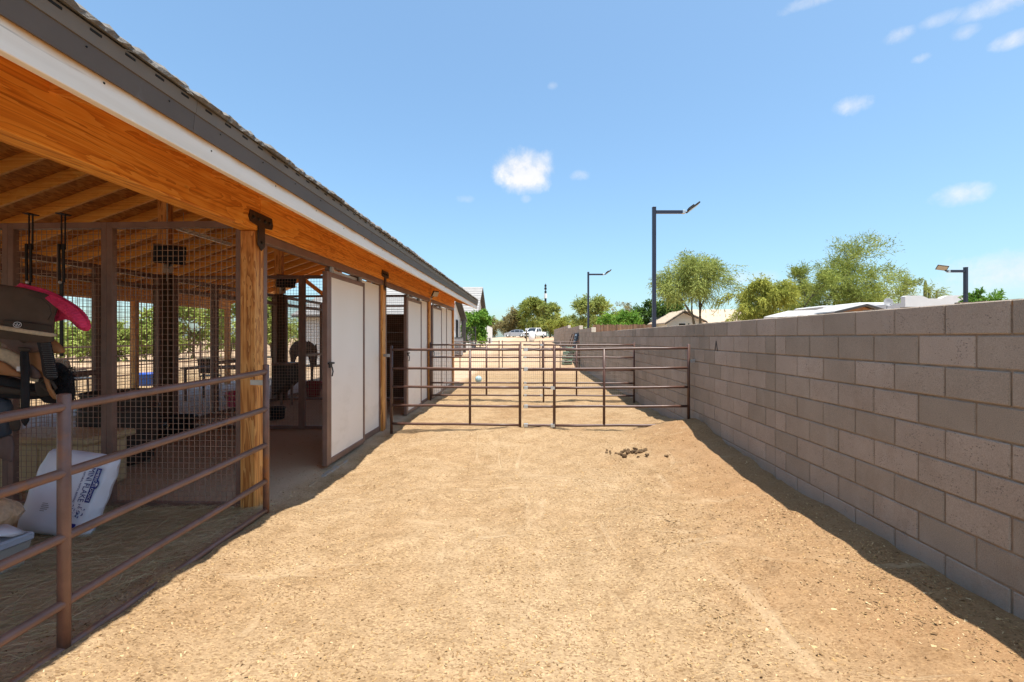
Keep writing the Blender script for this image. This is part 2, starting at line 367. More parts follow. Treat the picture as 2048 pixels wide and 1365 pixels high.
LEAF = {
    'palo': mat_tint('palo_verde_leaf', [(0, (0.17, 0.20, 0.05)), (0.5, (0.33, 0.38, 0.10)), (1, (0.50, 0.53, 0.18))], 0.8, 0.3),
    'yellow': mat_tint('yellow_green_leaf', [(0, (0.19, 0.20, 0.035)), (0.5, (0.37, 0.39, 0.075)), (1, (0.53, 0.52, 0.13))], 0.8, 0.3),
    'mesq': mat_tint('mesquite_leaf', [(0, (0.13, 0.16, 0.035)), (0.5, (0.30, 0.35, 0.075)), (1, (0.50, 0.51, 0.15))], 0.8, 0.3),
    'dark': mat_tint('dark_leaf', [(0, (0.04, 0.08, 0.02)), (0.5, (0.10, 0.18, 0.04)), (1, (0.20, 0.30, 0.06))], 0.7, 0.25),
    'bright': mat_tint('bright_leaf', [(0, (0.06, 0.13, 0.02)), (0.5, (0.17, 0.33, 0.045)), (1, (0.36, 0.50, 0.08))], 0.6, 0.3),
    'lime': mat_tint('lime_leaf', [(0, (0.22, 0.27, 0.06)), (0.5, (0.42, 0.50, 0.13)), (1, (0.60, 0.64, 0.22))], 0.7, 0.35),
    'dry': mat_tint('dry_brush_leaf', [(0, (0.17, 0.14, 0.07)), (0.5, (0.31, 0.27, 0.12)), (1, (0.45, 0.41, 0.19))], 0.9, 0.25),
}


# ------------------------------------------------------------------ world: sky with a few fair-weather clouds
world = bpy.data.worlds.new('World'); SC.world = world; world.use_nodes = True
w = NT(world.node_tree); w.n.clear()
wo = w.new('ShaderNodeOutputWorld'); bg = w.new('ShaderNodeBackground'); w.l.new(bg.outputs[0], wo.inputs[0])
sky = w.new('ShaderNodeTexSky', sky_type='NISHITA'); sky.sun_disc = False
sky.sun_elevation = math.asin(SUN.z); sky.sun_rotation = math.atan2(SUN.x, SUN.y)
sky.altitude = 600; sky.air_density = 0.9; sky.dust_density = 2.4; sky.ozone_density = 1.5
bg.inputs['Strength'].default_value = SKY_STRENGTH
wdir = w.vmath('NORMALIZE', w.new('ShaderNodeTexCoord').outputs['Generated'], (0, 0, 0))
cn = w.noise(wdir, 17, 6, 0.58, 0.2)
cn2 = w.noise(wdir, 9, 4, 0.6)
cn3 = w.noise(wdir, 60, 6, 0.7, 0.6)
mask = None
CLOUDS = [  # px, py, half width, half height, density
    (1046, 342, 62, 44, 1.0), (1160, 352, 20, 10, 0.42), (1052, 398, 12, 9, 0.35),
    (1705, 211, 32, 18, 0.62), (1922, 390, 44, 22, 0.62), (1798, 72, 26, 14, 0.5), (1842, 117, 15, 9, 0.42),
    (1930, 65, 24, 14, 0.42), (2030, 78, 34, 16, 0.62), (1885, 38, 36, 13, 0.36), (1996, 8, 64, 20, 0.55), (1622, 4, 62, 12, 0.45),
    (2040, 540, 110, 42, 0.75), (1880, 585, 220, 26, 0.30), (1105, 172, 11, 8, 0.35), (1500, 556, 60, 14, 0.35), (930, 398, 20, 8, 0.22),
]
for (px, py, hw, hh, den) in CLOUDS:
    d0 = ray(px, py); rt = d0.cross(Vector((0, 0, 1))).normalized(); up = rt.cross(d0).normalized()
    k = math.sqrt(1 + ((px - 1024) ** 2 + (py - 675) ** 2) / F ** 2)
    aw, ah = hw / F / k, hh / F / k
    u = w.math('DIVIDE', w.vmath('DOT_PRODUCT', wdir, tuple(rt)), aw)
    v = w.math('DIVIDE', w.vmath('DOT_PRODUCT', wdir, tuple(up)), ah)
    f = w.vmath('DOT_PRODUCT', wdir, tuple(d0))
    r2 = w.math('ADD', w.math('MULTIPLY', u, u), w.math('MULTIPLY', v, v))
    s_ = w.math('SUBTRACT', 1.25, r2)
    s_ = w.math('ADD', s_, w.math('MULTIPLY', w.math('SUBTRACT', cn, 0.5), 2.6))
    s_ = w.math('ADD', s_, w.math('MULTIPLY', w.math('SUBTRACT', cn2, 0.5), 1.2))
    s_ = w.math('ADD', s_, w.math('MULTIPLY', w.math('SUBTRACT', cn3, 0.5), 1.5 if den < .9 else .7))
    s_ = w.rng(s_, 0.0, 1.75 if den < .9 else 1.15, 0.0, 1.0)
    s_ = w.math('MULTIPLY', w.math('POWER', s_, 1.35), min(den * 1.12, 1.0))
    s_ = w.math('MULTIPLY', s_, w.math('GREATER_THAN', f, 0.2))
    mask = s_ if mask is None else w.math('MAXIMUM', mask, s_)
ROLL = 0.20
CLOUD_COL = (1.60, 1.61, 1.65)
ccol = w.mix(w.rng(cn, 0.35, 0.65, 0, 1), (1.32, 1.38, 1.50), CLOUD_COL)
# an even roll-off of the sky's own brightness, the same in every direction
lum_ = w.vmath('DOT_PRODUCT', sky.outputs[0], (0.30, 0.45, 0.25))
cmb = w.new('ShaderNodeCombineXYZ')
for i in range(3): w.set(cmb.inputs[i], w.math('ADD', w.math('MULTIPLY', lum_, ROLL), 1.0))
skyg = w.vmath('MULTIPLY', w.vmath('DIVIDE', sky.outputs[0], cmb.outputs[0]), (0.545, 0.645, 0.620))
skyc = w.mix(mask, skyg, ccol)
w.l.new(skyc, bg.inputs['Color'])


# ------------------------------------------------------------------ mesh helpers
def link(o, parent=None):
    COL.objects.link(o)
    if parent is not None: o.parent = parent
    return o


def tag(o, label=None, cat=None, group=None, kind=None):
    if label: o['label'] = label
    if cat: o['category'] = cat
    if group: o['group'] = group
    if kind: o['kind'] = kind
    return o


def thing(name, label, cat, loc=(0, 0, 0), rz=0.0, group=None):
    o = bpy.data.objects.new(name, None); COL.objects.link(o)
    o.location = loc; o.rotation_euler = (0, 0, rz); o.empty_display_size = 0.2
    return tag(o, label, cat, group)


class MB:
    def __init__(s): s.v = []; s.f = []
    def add(s, vs, fs):
        b = len(s.v); s.v += [tuple(v) for v in vs]; s.f += [tuple(i + b for i in f) for f in fs]; return s
    def box(s, a, b):
        (x0, y0, z0), (x1, y1, z1) = [[min(p, q) for p, q in zip(a, b)], [max(p, q) for p, q in zip(a, b)]]
        return s.add([(x0, y0, z0), (x1, y0, z0), (x1, y1, z0), (x0, y1, z0), (x0, y0, z1), (x1, y0, z1), (x1, y1, z1), (x0, y1, z1)],
                     [(0, 3, 2, 1), (4, 5, 6, 7), (0, 1, 5, 4), (1, 2, 6, 5), (2, 3, 7, 6), (3, 0, 4, 7)])
    def bbox(s, a, b, bev):
        """box whose edges are chamfered"""
        bm = bmesh.new(); t = MB().box(a, b)
        vs = [bm.verts.new(v) for v in t.v]
        for f in t.f: bm.faces.new([vs[i] for i in f])
        bmesh.ops.bevel(bm, geom=bm.edges[:], offset=bev, segments=1, affect='EDGES')
        bm.verts.index_update()
        s.add([v.co[:] for v in bm.verts], [[v.index for v in f.verts] for f in bm.faces]); bm.free(); return s
    def tube(s, pts, rad, n=8, cap=True, ph=0.0):
        pts = [Vector(p) for p in pts]
        rad = rad if isinstance(rad, (list, tuple)) else [rad] * len(pts)
        vs = []; fs = []; up = None
        for i, p in enumerate(pts):
            d = (pts[min(i + 1, len(pts) - 1)] - pts[max(i - 1, 0)]).normalized()
            if up is None:
                up = Vector((0, 0, 1)) if abs(d.z) < 0.9 else Vector((1, 0, 0))
            a = d.cross(up).normalized(); b = a.cross(d).normalized(); up = b
            for k in range(n):
                t = 2 * math.pi * (k + ph) / n
                vs.append(p + (a * math.cos(t) + b * math.sin(t)) * rad[i])
        for i in range(len(pts) - 1):
            for k in range(n):
                fs.append((i * n + k, i * n + (k + 1) % n, (i + 1) * n + (k + 1) % n, (i + 1) * n + k))
        if cap:
            fs.append(tuple(range(n - 1, -1, -1))); fs.append(tuple((len(pts) - 1) * n + k for k in range(n)))
        return s.add(vs, fs)
    def bar(s, a, b, w_, h_):
        """rectangular bar from a to b"""
        a, b = Vector(a), Vector(b); d = (b - a).normalized()
        up = Vector((0, 0, 1)) if abs(d.z) < 0.95 else Vector((0, 1, 0))
        x = d.cross(up).normalized() * (w_ / 2); y = x.cross(d).normalized() * (h_ / 2)
        vs = [p + sx * x + sy * y for p in (a, b) for sx, sy in ((-1, -1), (1, -1), (1, 1), (-1, 1))]
        return s.add(vs, [(0, 3, 2, 1), (4, 5, 6, 7), (0, 1, 5, 4), (1, 2, 6, 5), (2, 3, 7, 6), (3, 0, 4, 7)])
    def lathe(s, prof, n=20, c=(0, 0, 0), sx=1.0, sy=1.0):
        vs = []; fs = []
        for r, z in prof:
            for k in range(n):
                t = 2 * math.pi * k / n
                vs.append((c[0] + r * math.cos(t) * sx, c[1] + r * math.sin(t) * sy, c[2] + z))
        for i in range(len(prof) - 1):
            for k in range(n):
                fs.append((i * n + k, i * n + (k + 1) % n, (i + 1) * n + (k + 1) % n, (i + 1) * n + k))
        fs.append(tuple(range(n - 1, -1, -1))); fs.append(tuple((len(prof) - 1) * n + k for k in range(n)))
        return s.add(vs, fs)
    def prism(s, poly, d, inset=0.0):
        """closed polygon (3-D points) thickened along vector d; the d side may be inset for a soft edge"""
        n = len(poly); P = [Vector(p) for p in poly]; d = Vector(d)
        if inset:
            c = sum(P, Vector()) / n
            rings = [P, [p + d * 0.65 for p in P], [p + (c - p).normalized() * inset + d for p in P]]
        else:
            rings = [P, [p + d for p in P]]
        vs = [v for r in rings for v in r]; fs = [tuple(range(n - 1, -1, -1)), tuple((len(rings) - 1) * n + k for k in range(n))]
        for i in range(len(rings) - 1):
            for k in range(n):
                fs.append((i * n + k, i * n + (k + 1) % n, (i + 1) * n + (k + 1) % n, (i + 1) * n + k))
        return s.add(vs, fs)
    def mesh(s, name, mat, smooth=False):
        me = bpy.data.meshes.new(name); me.from_pydata(s.v, [], s.f); me.update()
        bm = bmesh.new(); bm.from_mesh(me); bmesh.ops.recalc_face_normals(bm, faces=bm.faces); bm.to_mesh(me); bm.free()
        if mat: me.materials.append(MAT[mat] if isinstance(mat, str) else mat)
        if smooth: me.polygons.foreach_set('use_smooth', [True] * len(me.polygons))
        return me
    def build(s, name, mat, parent=None, smooth=False):
        return link(bpy.data.objects.new(name, s.mesh(name, mat, smooth)), parent)


def inst(name, me, parent=None, loc=(0, 0, 0), rot=(0, 0, 0), sc=None):
    o = bpy.data.objects.new(name, me); link(o, parent); o.location = loc; o.rotation_euler = rot
    if sc: o.scale = sc
    return o


def quads_mesh(name, V, mat, tint=None, nper=4):
    """V: (n*nper,3) array of separate polygons"""
    n = len(V) // nper
    me = bpy.data.meshes.new(name)
    me.vertices.add(n * nper); me.vertices.foreach_set('co', np.asarray(V, dtype=np.float32).ravel())
    me.loops.add(n * nper); me.loops.foreach_set('vertex_index', np.arange(n * nper, dtype=np.int32))
    me.polygons.add(n); me.polygons.foreach_set('loop_start', np.arange(0, n * nper, nper, dtype=np.int32))
    me.update(calc_edges=True)
    if tint is not None:
        a = me.attributes.new('tint', 'FLOAT', 'FACE'); a.data.foreach_set('value', np.asarray(tint, dtype=np.float32))
    me.materials.append(mat)
    return me


def text(body, size, mat, parent, mw, name='lettering', depth=0.0006, width=None):
    cu = bpy.data.curves.new(name, 'FONT'); cu.body = body; cu.size = size; cu.extrude = depth
    cu.align_x = 'CENTER'; cu.align_y = 'CENTER'; cu.resolution_u = 2
    o = bpy.data.objects.new(name + '_tmp', cu); COL.objects.link(o)
    dg = bpy.context.evaluated_depsgraph_get(); me = bpy.data.meshes.new_from_object(o.evaluated_get(dg))
    bpy.data.objects.remove(o); me.materials.clear(); me.materials.append(MAT[mat])
    ob = link(bpy.data.objects.new(name, me), parent)
    ob.matrix_local = mw
    if width:
        xs = [v.co.x for v in me.vertices]; k = width / (max(xs) - min(xs))
        for v in me.vertices: v.co.x *= k
    return ob


# ------------------------------------------------------------------ ground
def sstep(a, b, x):
    t = np.clip((np.asarray(x, float) - a) / (b - a), 0, 1); return t * t * (3 - 2 * t)

_rng = np.random.RandomState(3)
_W = [(_rng.uniform(-1, 1, 2) * f, _rng.uniform(0, 6.28), a) for f, a in
      [(1.2, .010)] * 5 + [(3.0, .0068)] * 7 + [(7.0, .0050)] * 9 + [(15.0, .0034)] * 11 + [(34.0, .0014)] * 10]


_H = [(_rng.uniform(-1.9, 2.3), _rng.uniform(1.8, 8.5), _rng.uniform(.05, .085), _rng.uniform(.006, .016)) for _ in range(110)]
_H += [(_rng.normal(1.55, .35), _rng.uniform(2.6, 6.4), _rng.uniform(.05, .09), _rng.uniform(.010, .022)) for _ in range(45)]


def ground(x, y):
    x = np.asarray(x, float); y = np.asarray(y, float)
    A = np.interp(y, [-5, 2.5, 5, 7.3, 7.8, 8.8, 11, 20, 25], [.06, .07, .10, .20, .17, .07, .02, 0, 0])
    z = A * np.exp(-(np.clip(2.75 - x, 0, 9) / 0.85) ** 2) * (x < 3.2)
    z = z + 0.085 * 1.15 * np.exp(-((y - 7.25) / 0.55) ** 2) * sstep(-2.3, -0.6, x) * (x < 2.9)
    z = z + 0.055 * np.exp(-((x + 2.28) / 0.30) ** 2) * sstep(0.0, 1.5, y) * (1 - sstep(3.9, 4.5, y))
    z = z + 0.02 * (1 - sstep(-2.6, -2.3, x)) - 0.025 * sstep(-2.75, -2.45, x) * (1 - sstep(-2.3, -1.2, x)) * sstep(4.2, 5.2, y) * (1 - sstep(9, 11, y))
    rise = np.interp(y, [20, 23, 27, 31, 36, 56, 93, 150, 600], [0, .08, .45, .80, .92, 1.13, 1.55, 1.9, 2.3])
    z = z + rise * sstep(-13, -6, x)
    amp = (1 - sstep(9, 22, y)) * (1 - 0.6 * (1 - sstep(-2.8, -2.3, x)))
    nz = 0
    for (k, ph, a) in _W: nz = nz + a * np.sin(k[0] * x + k[1] * y + ph + 0.7 * np.sin(1.3 * y + ph))
    if np.size(x) > 1:
        for (hx, hy, hr, hd) in _H:
            sel = (np.abs(x - hx) < .3) & (np.abs(y - hy) < .3)
            if sel.any():
                q = ((x[sel] - hx) ** 2 + (y[sel] - hy) ** 2) / hr ** 2
                zz_ = np.zeros_like(z); zz_[sel] = hd * (-np.exp(-q) + 0.45 * np.exp(-(np.sqrt(q) - 1.5) ** 2 * 3)); z = z + zz_
    return z + nz * amp


def gz(x, y): return float(ground(x, y))


xs = np.concatenate([[-600, -250, -120, -60, -40, -30, -24], np.arange(-20, -3.2, 0.5), np.arange(-3.2, 2.9, 0.035), np.arange(3.0, 12, 0.7), [14, 18, 25, 40, 70, 140, 300, 600]])
ys = np.concatenate([[-40, -20, -10, -5, -2], np.arange(-0.5, 1.6, 0.12), np.arange(1.6, 9.0, 0.035), np.arange(9.0, 13, 0.07), np.arange(13, 24, 0.3), np.arange(24, 60, 1.5), [65, 75, 90, 110, 150, 250, 400, 700, 1500]])
gx, gy = np.meshgrid(xs, ys)
gzv = ground(gx, gy)
nx, ny = len(xs), len(ys)
V = np.stack([gx, gy, gzv], -1).reshape(-1, 3)
ii = (np.arange(ny - 1)[:, None] * nx + np.arange(nx - 1)[None, :]).ravel()
Fq = np.stack([ii, ii + 1, ii + nx + 1, ii + nx], -1)
gm = bpy.data.meshes.new('ground'); gm.from_pydata(V.tolist(), [], Fq.tolist()); gm.update(); gm.materials.append(MAT['sand'])
gm.polygons.foreach_set('use_smooth', [True] * len(gm.polygons))
go = link(bpy.data.objects.new('ground', gm)); tag(go, 'tan sandy arena floor with trodden wood shavings', None, None, 'structure')

# loose chips and shavings on the sand
def scatter_chips(n, x0, x1, y0, y1, lmin, lmax, rs, dark=0.12):
    r = np.random.RandomState(rs)
    m_ = n * 3; x = r.uniform(x0, x1, m_); y = y0 + (y1 - y0) * r.rand(m_) ** 1.35
    f_ = .5 + .28 * np.sin(1.7 * x + .6 * y + 1) * np.sin(1.1 * y - .8 * x) + .3 * np.sin(3.3 * x - 2.1 * y) * np.sin(2.7 * y + 1.9 * x + 2) + .22 * np.sin(7.1 * x + 3) * np.sin(6.3 * y)
    k_ = np.argsort(r.rand(m_) / np.clip(f_, .04, 1.2))[:n]; x, y = x[k_], y[k_]
    z = ground(x, y) + 0.002
    a = r.rand(n) * 6.283; l = r.uniform(lmin, lmax, n) * (0.6 + r.rand(n) ** 4); wd = l * r.uniform(0.25, 0.6, n)
    t1 = r.normal(0, .32, n); t2 = r.normal(0, .38, n)
    d = np.stack([np.cos(a), np.sin(a), t1], 1) * (l / 2)[:, None]; s = np.stack([-np.sin(a), np.cos(a), t2], 1) * (wd / 2)[:, None]
    c = np.stack([x, y, z], 1)
    Vv = np.stack([c - d - s, c + d - s * .7, c + d + s * .7, c - d + s], 1).reshape(-1, 3)
    tint = np.where(r.rand(n) < dark, r.uniform(0, .2, n), r.uniform(.22, 1, n))
    return Vv, tint
A_ = scatter_chips(44000, -2.6, 2.65, 1.3, 7.2, 0.006, 0.017, 1, 0.3)
B_ = scatter_chips(5000, 1.0, 2.65, 1.5, 7.2, 0.008, 0.022, 2, 0.6)
C_ = scatter_chips(7000, -2.4, 2.6, 7.2, 11.5, 0.010, 0.022, 3, 0.2)
D_ = scatter_chips(5000, -4.6, -2.4, 1.6, 7.4, 0.006, 0.018, 4, 0.3)
chips = link(bpy.data.objects.new('wood_shavings', quads_mesh('wood_shavings', np.concatenate([A_[0], B_[0], C_[0], D_[0]]), MAT['chip'], np.concatenate([A_[1], B_[1], C_[1], D_[1]]))))
tag(chips, 'loose wood shavings and chips strewn over the sand', None, None, 'stuff')

# dark clods turned up along the wall
r = np.random.RandomState(21); n = 620
x = np.concatenate([r.normal(1.75, .42, 420), r.uniform(-2.0, 2.5, 200)]).clip(-2.2, 2.6); y = np.concatenate([r.uniform(2.0, 6.8, 420), r.uniform(1.7, 7.0, 200)])
z = ground(x, y); sz = r.uniform(.003, .007, n) * (1 + 1.0 * r.rand(n) ** 6)
oc = np.array([(1, 0, 0), (0, 1, 0), (-1, 0, 0), (0, -1, 0), (0, 0, .8), (0, 0, -.8)]); ofc = [(0, 1, 4), (1, 2, 4), (2, 3, 4), (3, 0, 4), (1, 0, 5), (2, 1, 5), (3, 2, 5), (0, 3, 5)]
VV = (oc[None] * r.uniform(.6, 1.3, (n, 6, 1)) * sz[:, None, None] * r.uniform(.7, 1.5, (n, 1, 3))) + np.stack([x, y, z + sz * .25], 1)[:, None]
tri = np.concatenate([VV[:, list(f)] for f in ofc], 0).reshape(-1, 3)
cl_ = link(bpy.data.objects.new('soil_clods', quads_mesh('soil_clods', tri, MAT['chip'], np.tile(r.uniform(0, .2, n), 8), 3)))
tag(cl_, 'small dark clods of soil scattered along the wall', None, None, 'stuff')

# hay litter on the floor of the tack bay
r = np.random.RandomState(9); n = 19000
x = r.uniform(-5.2, -2.45, n); y = 2.0 + 2.2 * r.rand(n) ** 0.8
keep = r.rand(n) < np.clip(1.25 - np.abs(x + 3.6) * 0.45, 0.1, 1); x = x[keep]; y = y[keep]; n = len(x)
a = r.normal(0.55, 0.75, n); l = r.uniform(.05, .22, n); wd = r.uniform(.0006, .0014, n)
pile = 0.07 * np.exp(-((x + 3.1) / .45) ** 2 - ((y - 3.85) / .28) ** 2)
z = ground(x, y) + 0.006 + r.rand(n) * 0.015 + pile * r.rand(n)
d = np.stack([np.cos(a), np.sin(a), r.normal(0, .12, n)], 1) * (l / 2)[:, None]; s = np.stack([-np.sin(a), np.cos(a), r.normal(0, .3, n)], 1) * wd[:, None]
c = np.stack([x, y, z], 1)
mid = c + np.stack([-np.sin(a), np.cos(a), 0 * a], 1) * (r.normal(0, .12, n) * l)[:, None]
Vh = np.concatenate([np.stack([c - d - s, mid - s, mid + s, c - d + s], 1), np.stack([mid - s, c + d - s, c + d + s, mid + s], 1)]).reshape(-1, 3)
th = r.rand(n); hay = link(bpy.data.objects.new('hay_litter', quads_mesh('hay_litter', Vh, MAT['straw'], np.concatenate([th, th]))))
tag(hay, 'loose hay strands littering the tack bay floor', None, None, 'stuff')

# concrete floor of the far half of the shed and the kerb under the stall fronts
fl = MB().box((-11.2, -3.0, -0.2), (-6.55, 16.2, 0.035)).build('floor', 'concrete'); tag(fl, 'pale concrete floor in the far half of the shed', None, None, 'structure')
kb = MB().bbox((-2.72, 4.3, -0.3), (-2.44, 15.3, -0.040), 0.01).build('kerb', 'kerb'); tag(kb, 'grey concrete kerb under the sliding doors', None, None, 'structure')
k2 = MB().bbox((-2.62, 0.2, -0.3), (-2.52, 4.02, 0.040), 0.012).build('kerb', 'kerb'); tag(k2, 'grey concrete kerb half buried in front of the hay', None, None, 'structure')

# ------------------------------------------------------------------ the shed row barn
BX = -2.51            # outer face of posts and beam
RX = -6.42            # ridge line
FX = -10.33           # far posts
BAYS = [-3.24, 0.42, 4.08, 7.74, 11.40, 15.06]
SL = 0.34             # roof slope
def deck(x): return 2.74 + SL * (min(abs(x), 2 * abs(RX) - abs(x)) - 1.80)

barn = thing('horse_barn', 'long open timber horse barn with orange stained beams and grey tiled roof', 'barn', (BX, 4.08, 0))
def off(mb):           # barn parts are modelled in place
    mb.v = [(a - BX, b - 4.08, c) for a, b, c in mb.v]; return mb
def bp(mb, name, mat, parent=barn, smooth=False):
    return off(mb).build(name, mat, parent, smooth)

# posts
for i, y in enumerate(BAYS):
    bp(MB().bbox((BX - 0.14, y, -0.25), (BX, y + 0.14, 2.60), 0.006), 'post', 'wood_z')
    bp(MB().bbox((FX, y, -0.25), (FX + 0.14, y + 0.14, 2.56), 0.006), 'post', 'wood_z')
    if y > 4: bp(MB().bbox((RX - 0.15, y - 0.03, -0.1), (RX + 0.15, y + 0.17, 2.72), 0.006), 'post_casing', 'casing')
    bp(MB().bbox((RX - 0.09, y, -0.25), (RX + 0.09, y + 0.14, deck(RX) - 0.252), 0.006), 'ridge_post', 'wood_z')
# beams: jointed over the posts
for a, b in zip(BAYS[:-1], BAYS[1:]):
    y0 = a + 0.072 if a != BAYS[0] else a - 0.4; y1 = b + 0.068 if b != BAYS[-1] else b + 0.14
    bp(MB().bbox((BX - 0.15, y0, 2.605), (BX + 0.012, y1, 2.975), 0.005), 'beam', 'wood_y')
    bp(MB().bbox((FX - 0.01, y0, 2.565), (FX + 0.15, y1, 2.93), 0.005), 'beam', 'wood_y')
    bp(MB().bbox((RX - 0.045, y0, deck(RX) - 0.25), (RX + 0.045, y1, deck(RX) - 0.03), 0.004), 'ridge_beam', 'wood_y')
Y0, Y1 = -3.9, 15.72
# rafters, one mesh per slope
rl = (abs(RX) - 1.86)
raf = {}
for sgn in (1, -1):
    x0, x1 = (-1.86, RX + 0.05) if sgn == 1 else (2 * RX + 1.86, RX - 0.05)
    mb = MB()
    z0, z1 = deck(x0) - 0.012, deck(x1) - 0.012
    P = [(x0, z0), (x1, z1), (x1, z1 - 0.185), (x0, z0 - 0.115)]
    def zz(x): return deck(x) - 0.012
    xb, xc = (-2.50, -2.68) if sgn == 1 else (2 * RX + 2.50, 2 * RX + 2.68)      # tails are cut slim outside the beam
    P = [(x0, z0), (x1, z1), (x1, z1 - 0.185), (xc, zz(xc) - 0.185), (xb, zz(xb) - 0.06), (x0, z0 - 0.06)]
    mb.prism([(x - BX, -0.02, z) for x, z in P], (0, 0.04, 0))
    raf[sgn] = mb.mesh('rafter', 'wood_r')
yy = Y0 + 0.1
while yy < Y1:
    for sgn in (1, -1): inst('rafter', raf[sgn], barn, (0, yy - 4.08, 0))
    yy += 0.61
# strand board sheathing, sheet by sheet
L = math.hypot(1, SL)
sh = MB().box((0, 0.003, 0), (1.215, 2.437, 0.012)).mesh('sheathing_sheet', 'osb')
for sgn in (1, -1):
    for k in range(4):
        for j in range(9):
            y = Y0 + j * 2.44 - (1.22 if k % 2 else 0)
            if y > Y1 - 0.3: continue
            x = -1.80 - k * 1.22 / L if sgn == 1 else 2 * RX + 1.80 + k * 1.22 / L
            o = inst('sheathing_sheet', sh, barn, (x - BX, y - 4.08, deck(x)), (0, math.atan(SL) + math.pi if sgn == 1 else -math.atan(SL), 0))
            if sgn == 1: o.location.z += 0.012 * L
# underlay above the sheathing closes the joints
for sgn in (1, -1):
    x0 = -1.79 if sgn == 1 else 2 * RX + 1.79
    bp(MB().prism([(x0, Y0, deck(x0) + 0.018), (RX, Y0, deck(RX) + 0.018), (RX, Y0, deck(RX) + 0.030), (x0, Y0, deck(x0) + 0.030)], (0, Y1 - Y0, 0)), 'roof_underlay', 'charcoal')
# fascia boards
for a, b in ((Y0, 1.0), (1.003, 6.95), (6.953, 12.9), (12.903, Y1)):
    o = MB().bbox((-0.02, 0, -0.07), (0.02, b - a, 0.07), 0.003).build('fascia_board', 'fascia', barn)
    o.location = (-1.82 - BX, a - 4.08, 2.67)
    nh = MB(); y = 0.25; kk = 0
    while y < b - a - .1:
        q = MB().lathe([(0.005, 0), (0.005, 0.002)], 6); zc_ = 0.018 + .012 * math.sin(kk * 2.3)
        nh.add([(0.02 + v[2], y + v[0], zc_ + v[1]) for v in q.v], q.f); y += .61 + .05 * math.sin(kk); kk += 1
    nh.build('nail_head', 'slot', o)['kind'] = 'stuff'
bp(MB().box((2 * RX + 1.80, Y0, 2.60), (2 * RX + 1.84, Y1, 2.74)), 'fascia_board', 'fascia')
# metal drip edge and vent strip along the eave, in lengths
for a, b in ((Y0, 2.35), (2.352, 5.4), (5.402, 8.45), (8.452, 11.5), (11.502, 14.55), (14.552, Y1)):
    bp(MB().prism([(-1.796, a, 2.715), (-1.782, a, 2.712), (-1.772, a, 2.806), (-1.790, a, 2.806)], (0, b - a, 0)), 'drip_edge', 'drip')
    vs = bp(MB().prism([(-1.788, a, 2.8065), (-1.766, a, 2.8065), (-1.757, a, 2.872), (-1.785, a, 2.872)], (0, b - a, 0)), 'vent_strip', 'drip_light')
    sl = MB(); y = a + 0.06
    while y < b - 0.06:
        sl.prism([(-1.7575, y, 2.852), (-1.7575, y + 0.05, 2.852), (-1.7565, y + 0.05, 2.862), (-1.7565, y, 2.862)], (-0.004, 0, 0)); y += 0.16
    so = bp(sl, 'vent_slot', 'slot', vs); so['kind'] = 'stuff'
    sc = MB(); y = a + 0.2
    while y < b - 0.06:
        sc.lathe([(0.004, 0), (0.004, 0.003)], 6, (0, 0, 0)); n0 = len(sc.v) - 12
        for i in range(n0, len(sc.v)):
            q = sc.v[i]; sc.v[i] = (-1.7735 + q[2], y + q[0], 2.785 + q[1])
        y += 0.42
    so = bp(sc, 'screw_head', 'slot', vs); so['kind'] = 'stuff'
# roof tiles: split-edged concrete tiles; the eave row one by one
tile_me = []
for k in range(4):
    rr = random.Random(20 + k); nseg = 9; wv = 0.318
    top = []; vs = []; fs = []
    for i in range(nseg + 1):
        u = i / nseg * wv
        e = rr.uniform(-0.012, 0.012); h = 0.034 + rr.uniform(-0.009, 0.010)
        vs += [(0.42, u, h * 0.9), (0.03 + e, u, h), (e * 1.2, u, h * 0.55 + rr.uniform(-.004, .004)), (rr.uniform(-0.004, 0.006), u, 0.0), (0.42, u, 0.0)]
    for i in range(nseg):
        b = i * 5
        for j in range(4): fs.append((b + j, b + j + 1, b + j + 6, b + j + 5))
    fs.append((0, 1, 2, 3, 4)); b = nseg * 5; fs.append((b + 4, b + 3, b + 2, b + 1, b))
    tile_me.append(MB().add(vs, fs).mesh('roof_tile', 'tile'))
y = Y0; k = 0
ang = math.atan(SL)
while y < Y1 - 0.2:
    o = inst('roof_tile', tile_me[random.randrange(4)], barn, (-1.735 - BX + random.uniform(-.008, .008), y - 4.08, 2.872 + random.uniform(-.003, .004)), (0, 0, 0))
    o.rotation_euler = Matrix(((-1, 0, 0), (0, -1, 0), (0, 0, 1))).to_euler()
    o.matrix_basis = Matrix.Translation(o.location + Vector((0, 0.318, 0))) @ Matrix.Rotation(math.pi, 4, 'Z') @ Matrix.Rotation(-ang, 4, 'Y')
    y += 0.325
rt = MB()
for sgn in (1, -1):
    for c in range(0 if sgn == -1 else 1, 14):
        y = Y0 + (0.16 if c % 2 else 0)
        while y < Y1 - 0.25:
            a = 1.735 + c * 0.335; b = min(a + 0.40, abs(RX))
            X = lambda q: -q if sgn == 1 else 2 * RX + q
            h = 0.06 + random.uniform(-.004, .006)
            za, zb = deck(X(a)) + h + 0.03, deck(X(b)) + h - 0.008
            rt.add([(X(a), y, za - .035), (X(b), y, zb - .035), (X(b), y + .318, zb - .035), (X(a), y + .318, za - .035), (X(a), y, za), (X(b), y, zb), (X(b), y + .318, zb), (X(a), y + .318, za)],
                   [(0, 3, 2, 1), (4, 5, 6, 7), (0, 1, 5, 4), (1, 2, 6, 5), (2, 3, 7, 6), (3, 0, 4, 7)])
            y += 0.325
o = bp(rt, 'roof_tile', 'tile'); o['kind'] = 'stuff'
rc = MB()
y = Y0
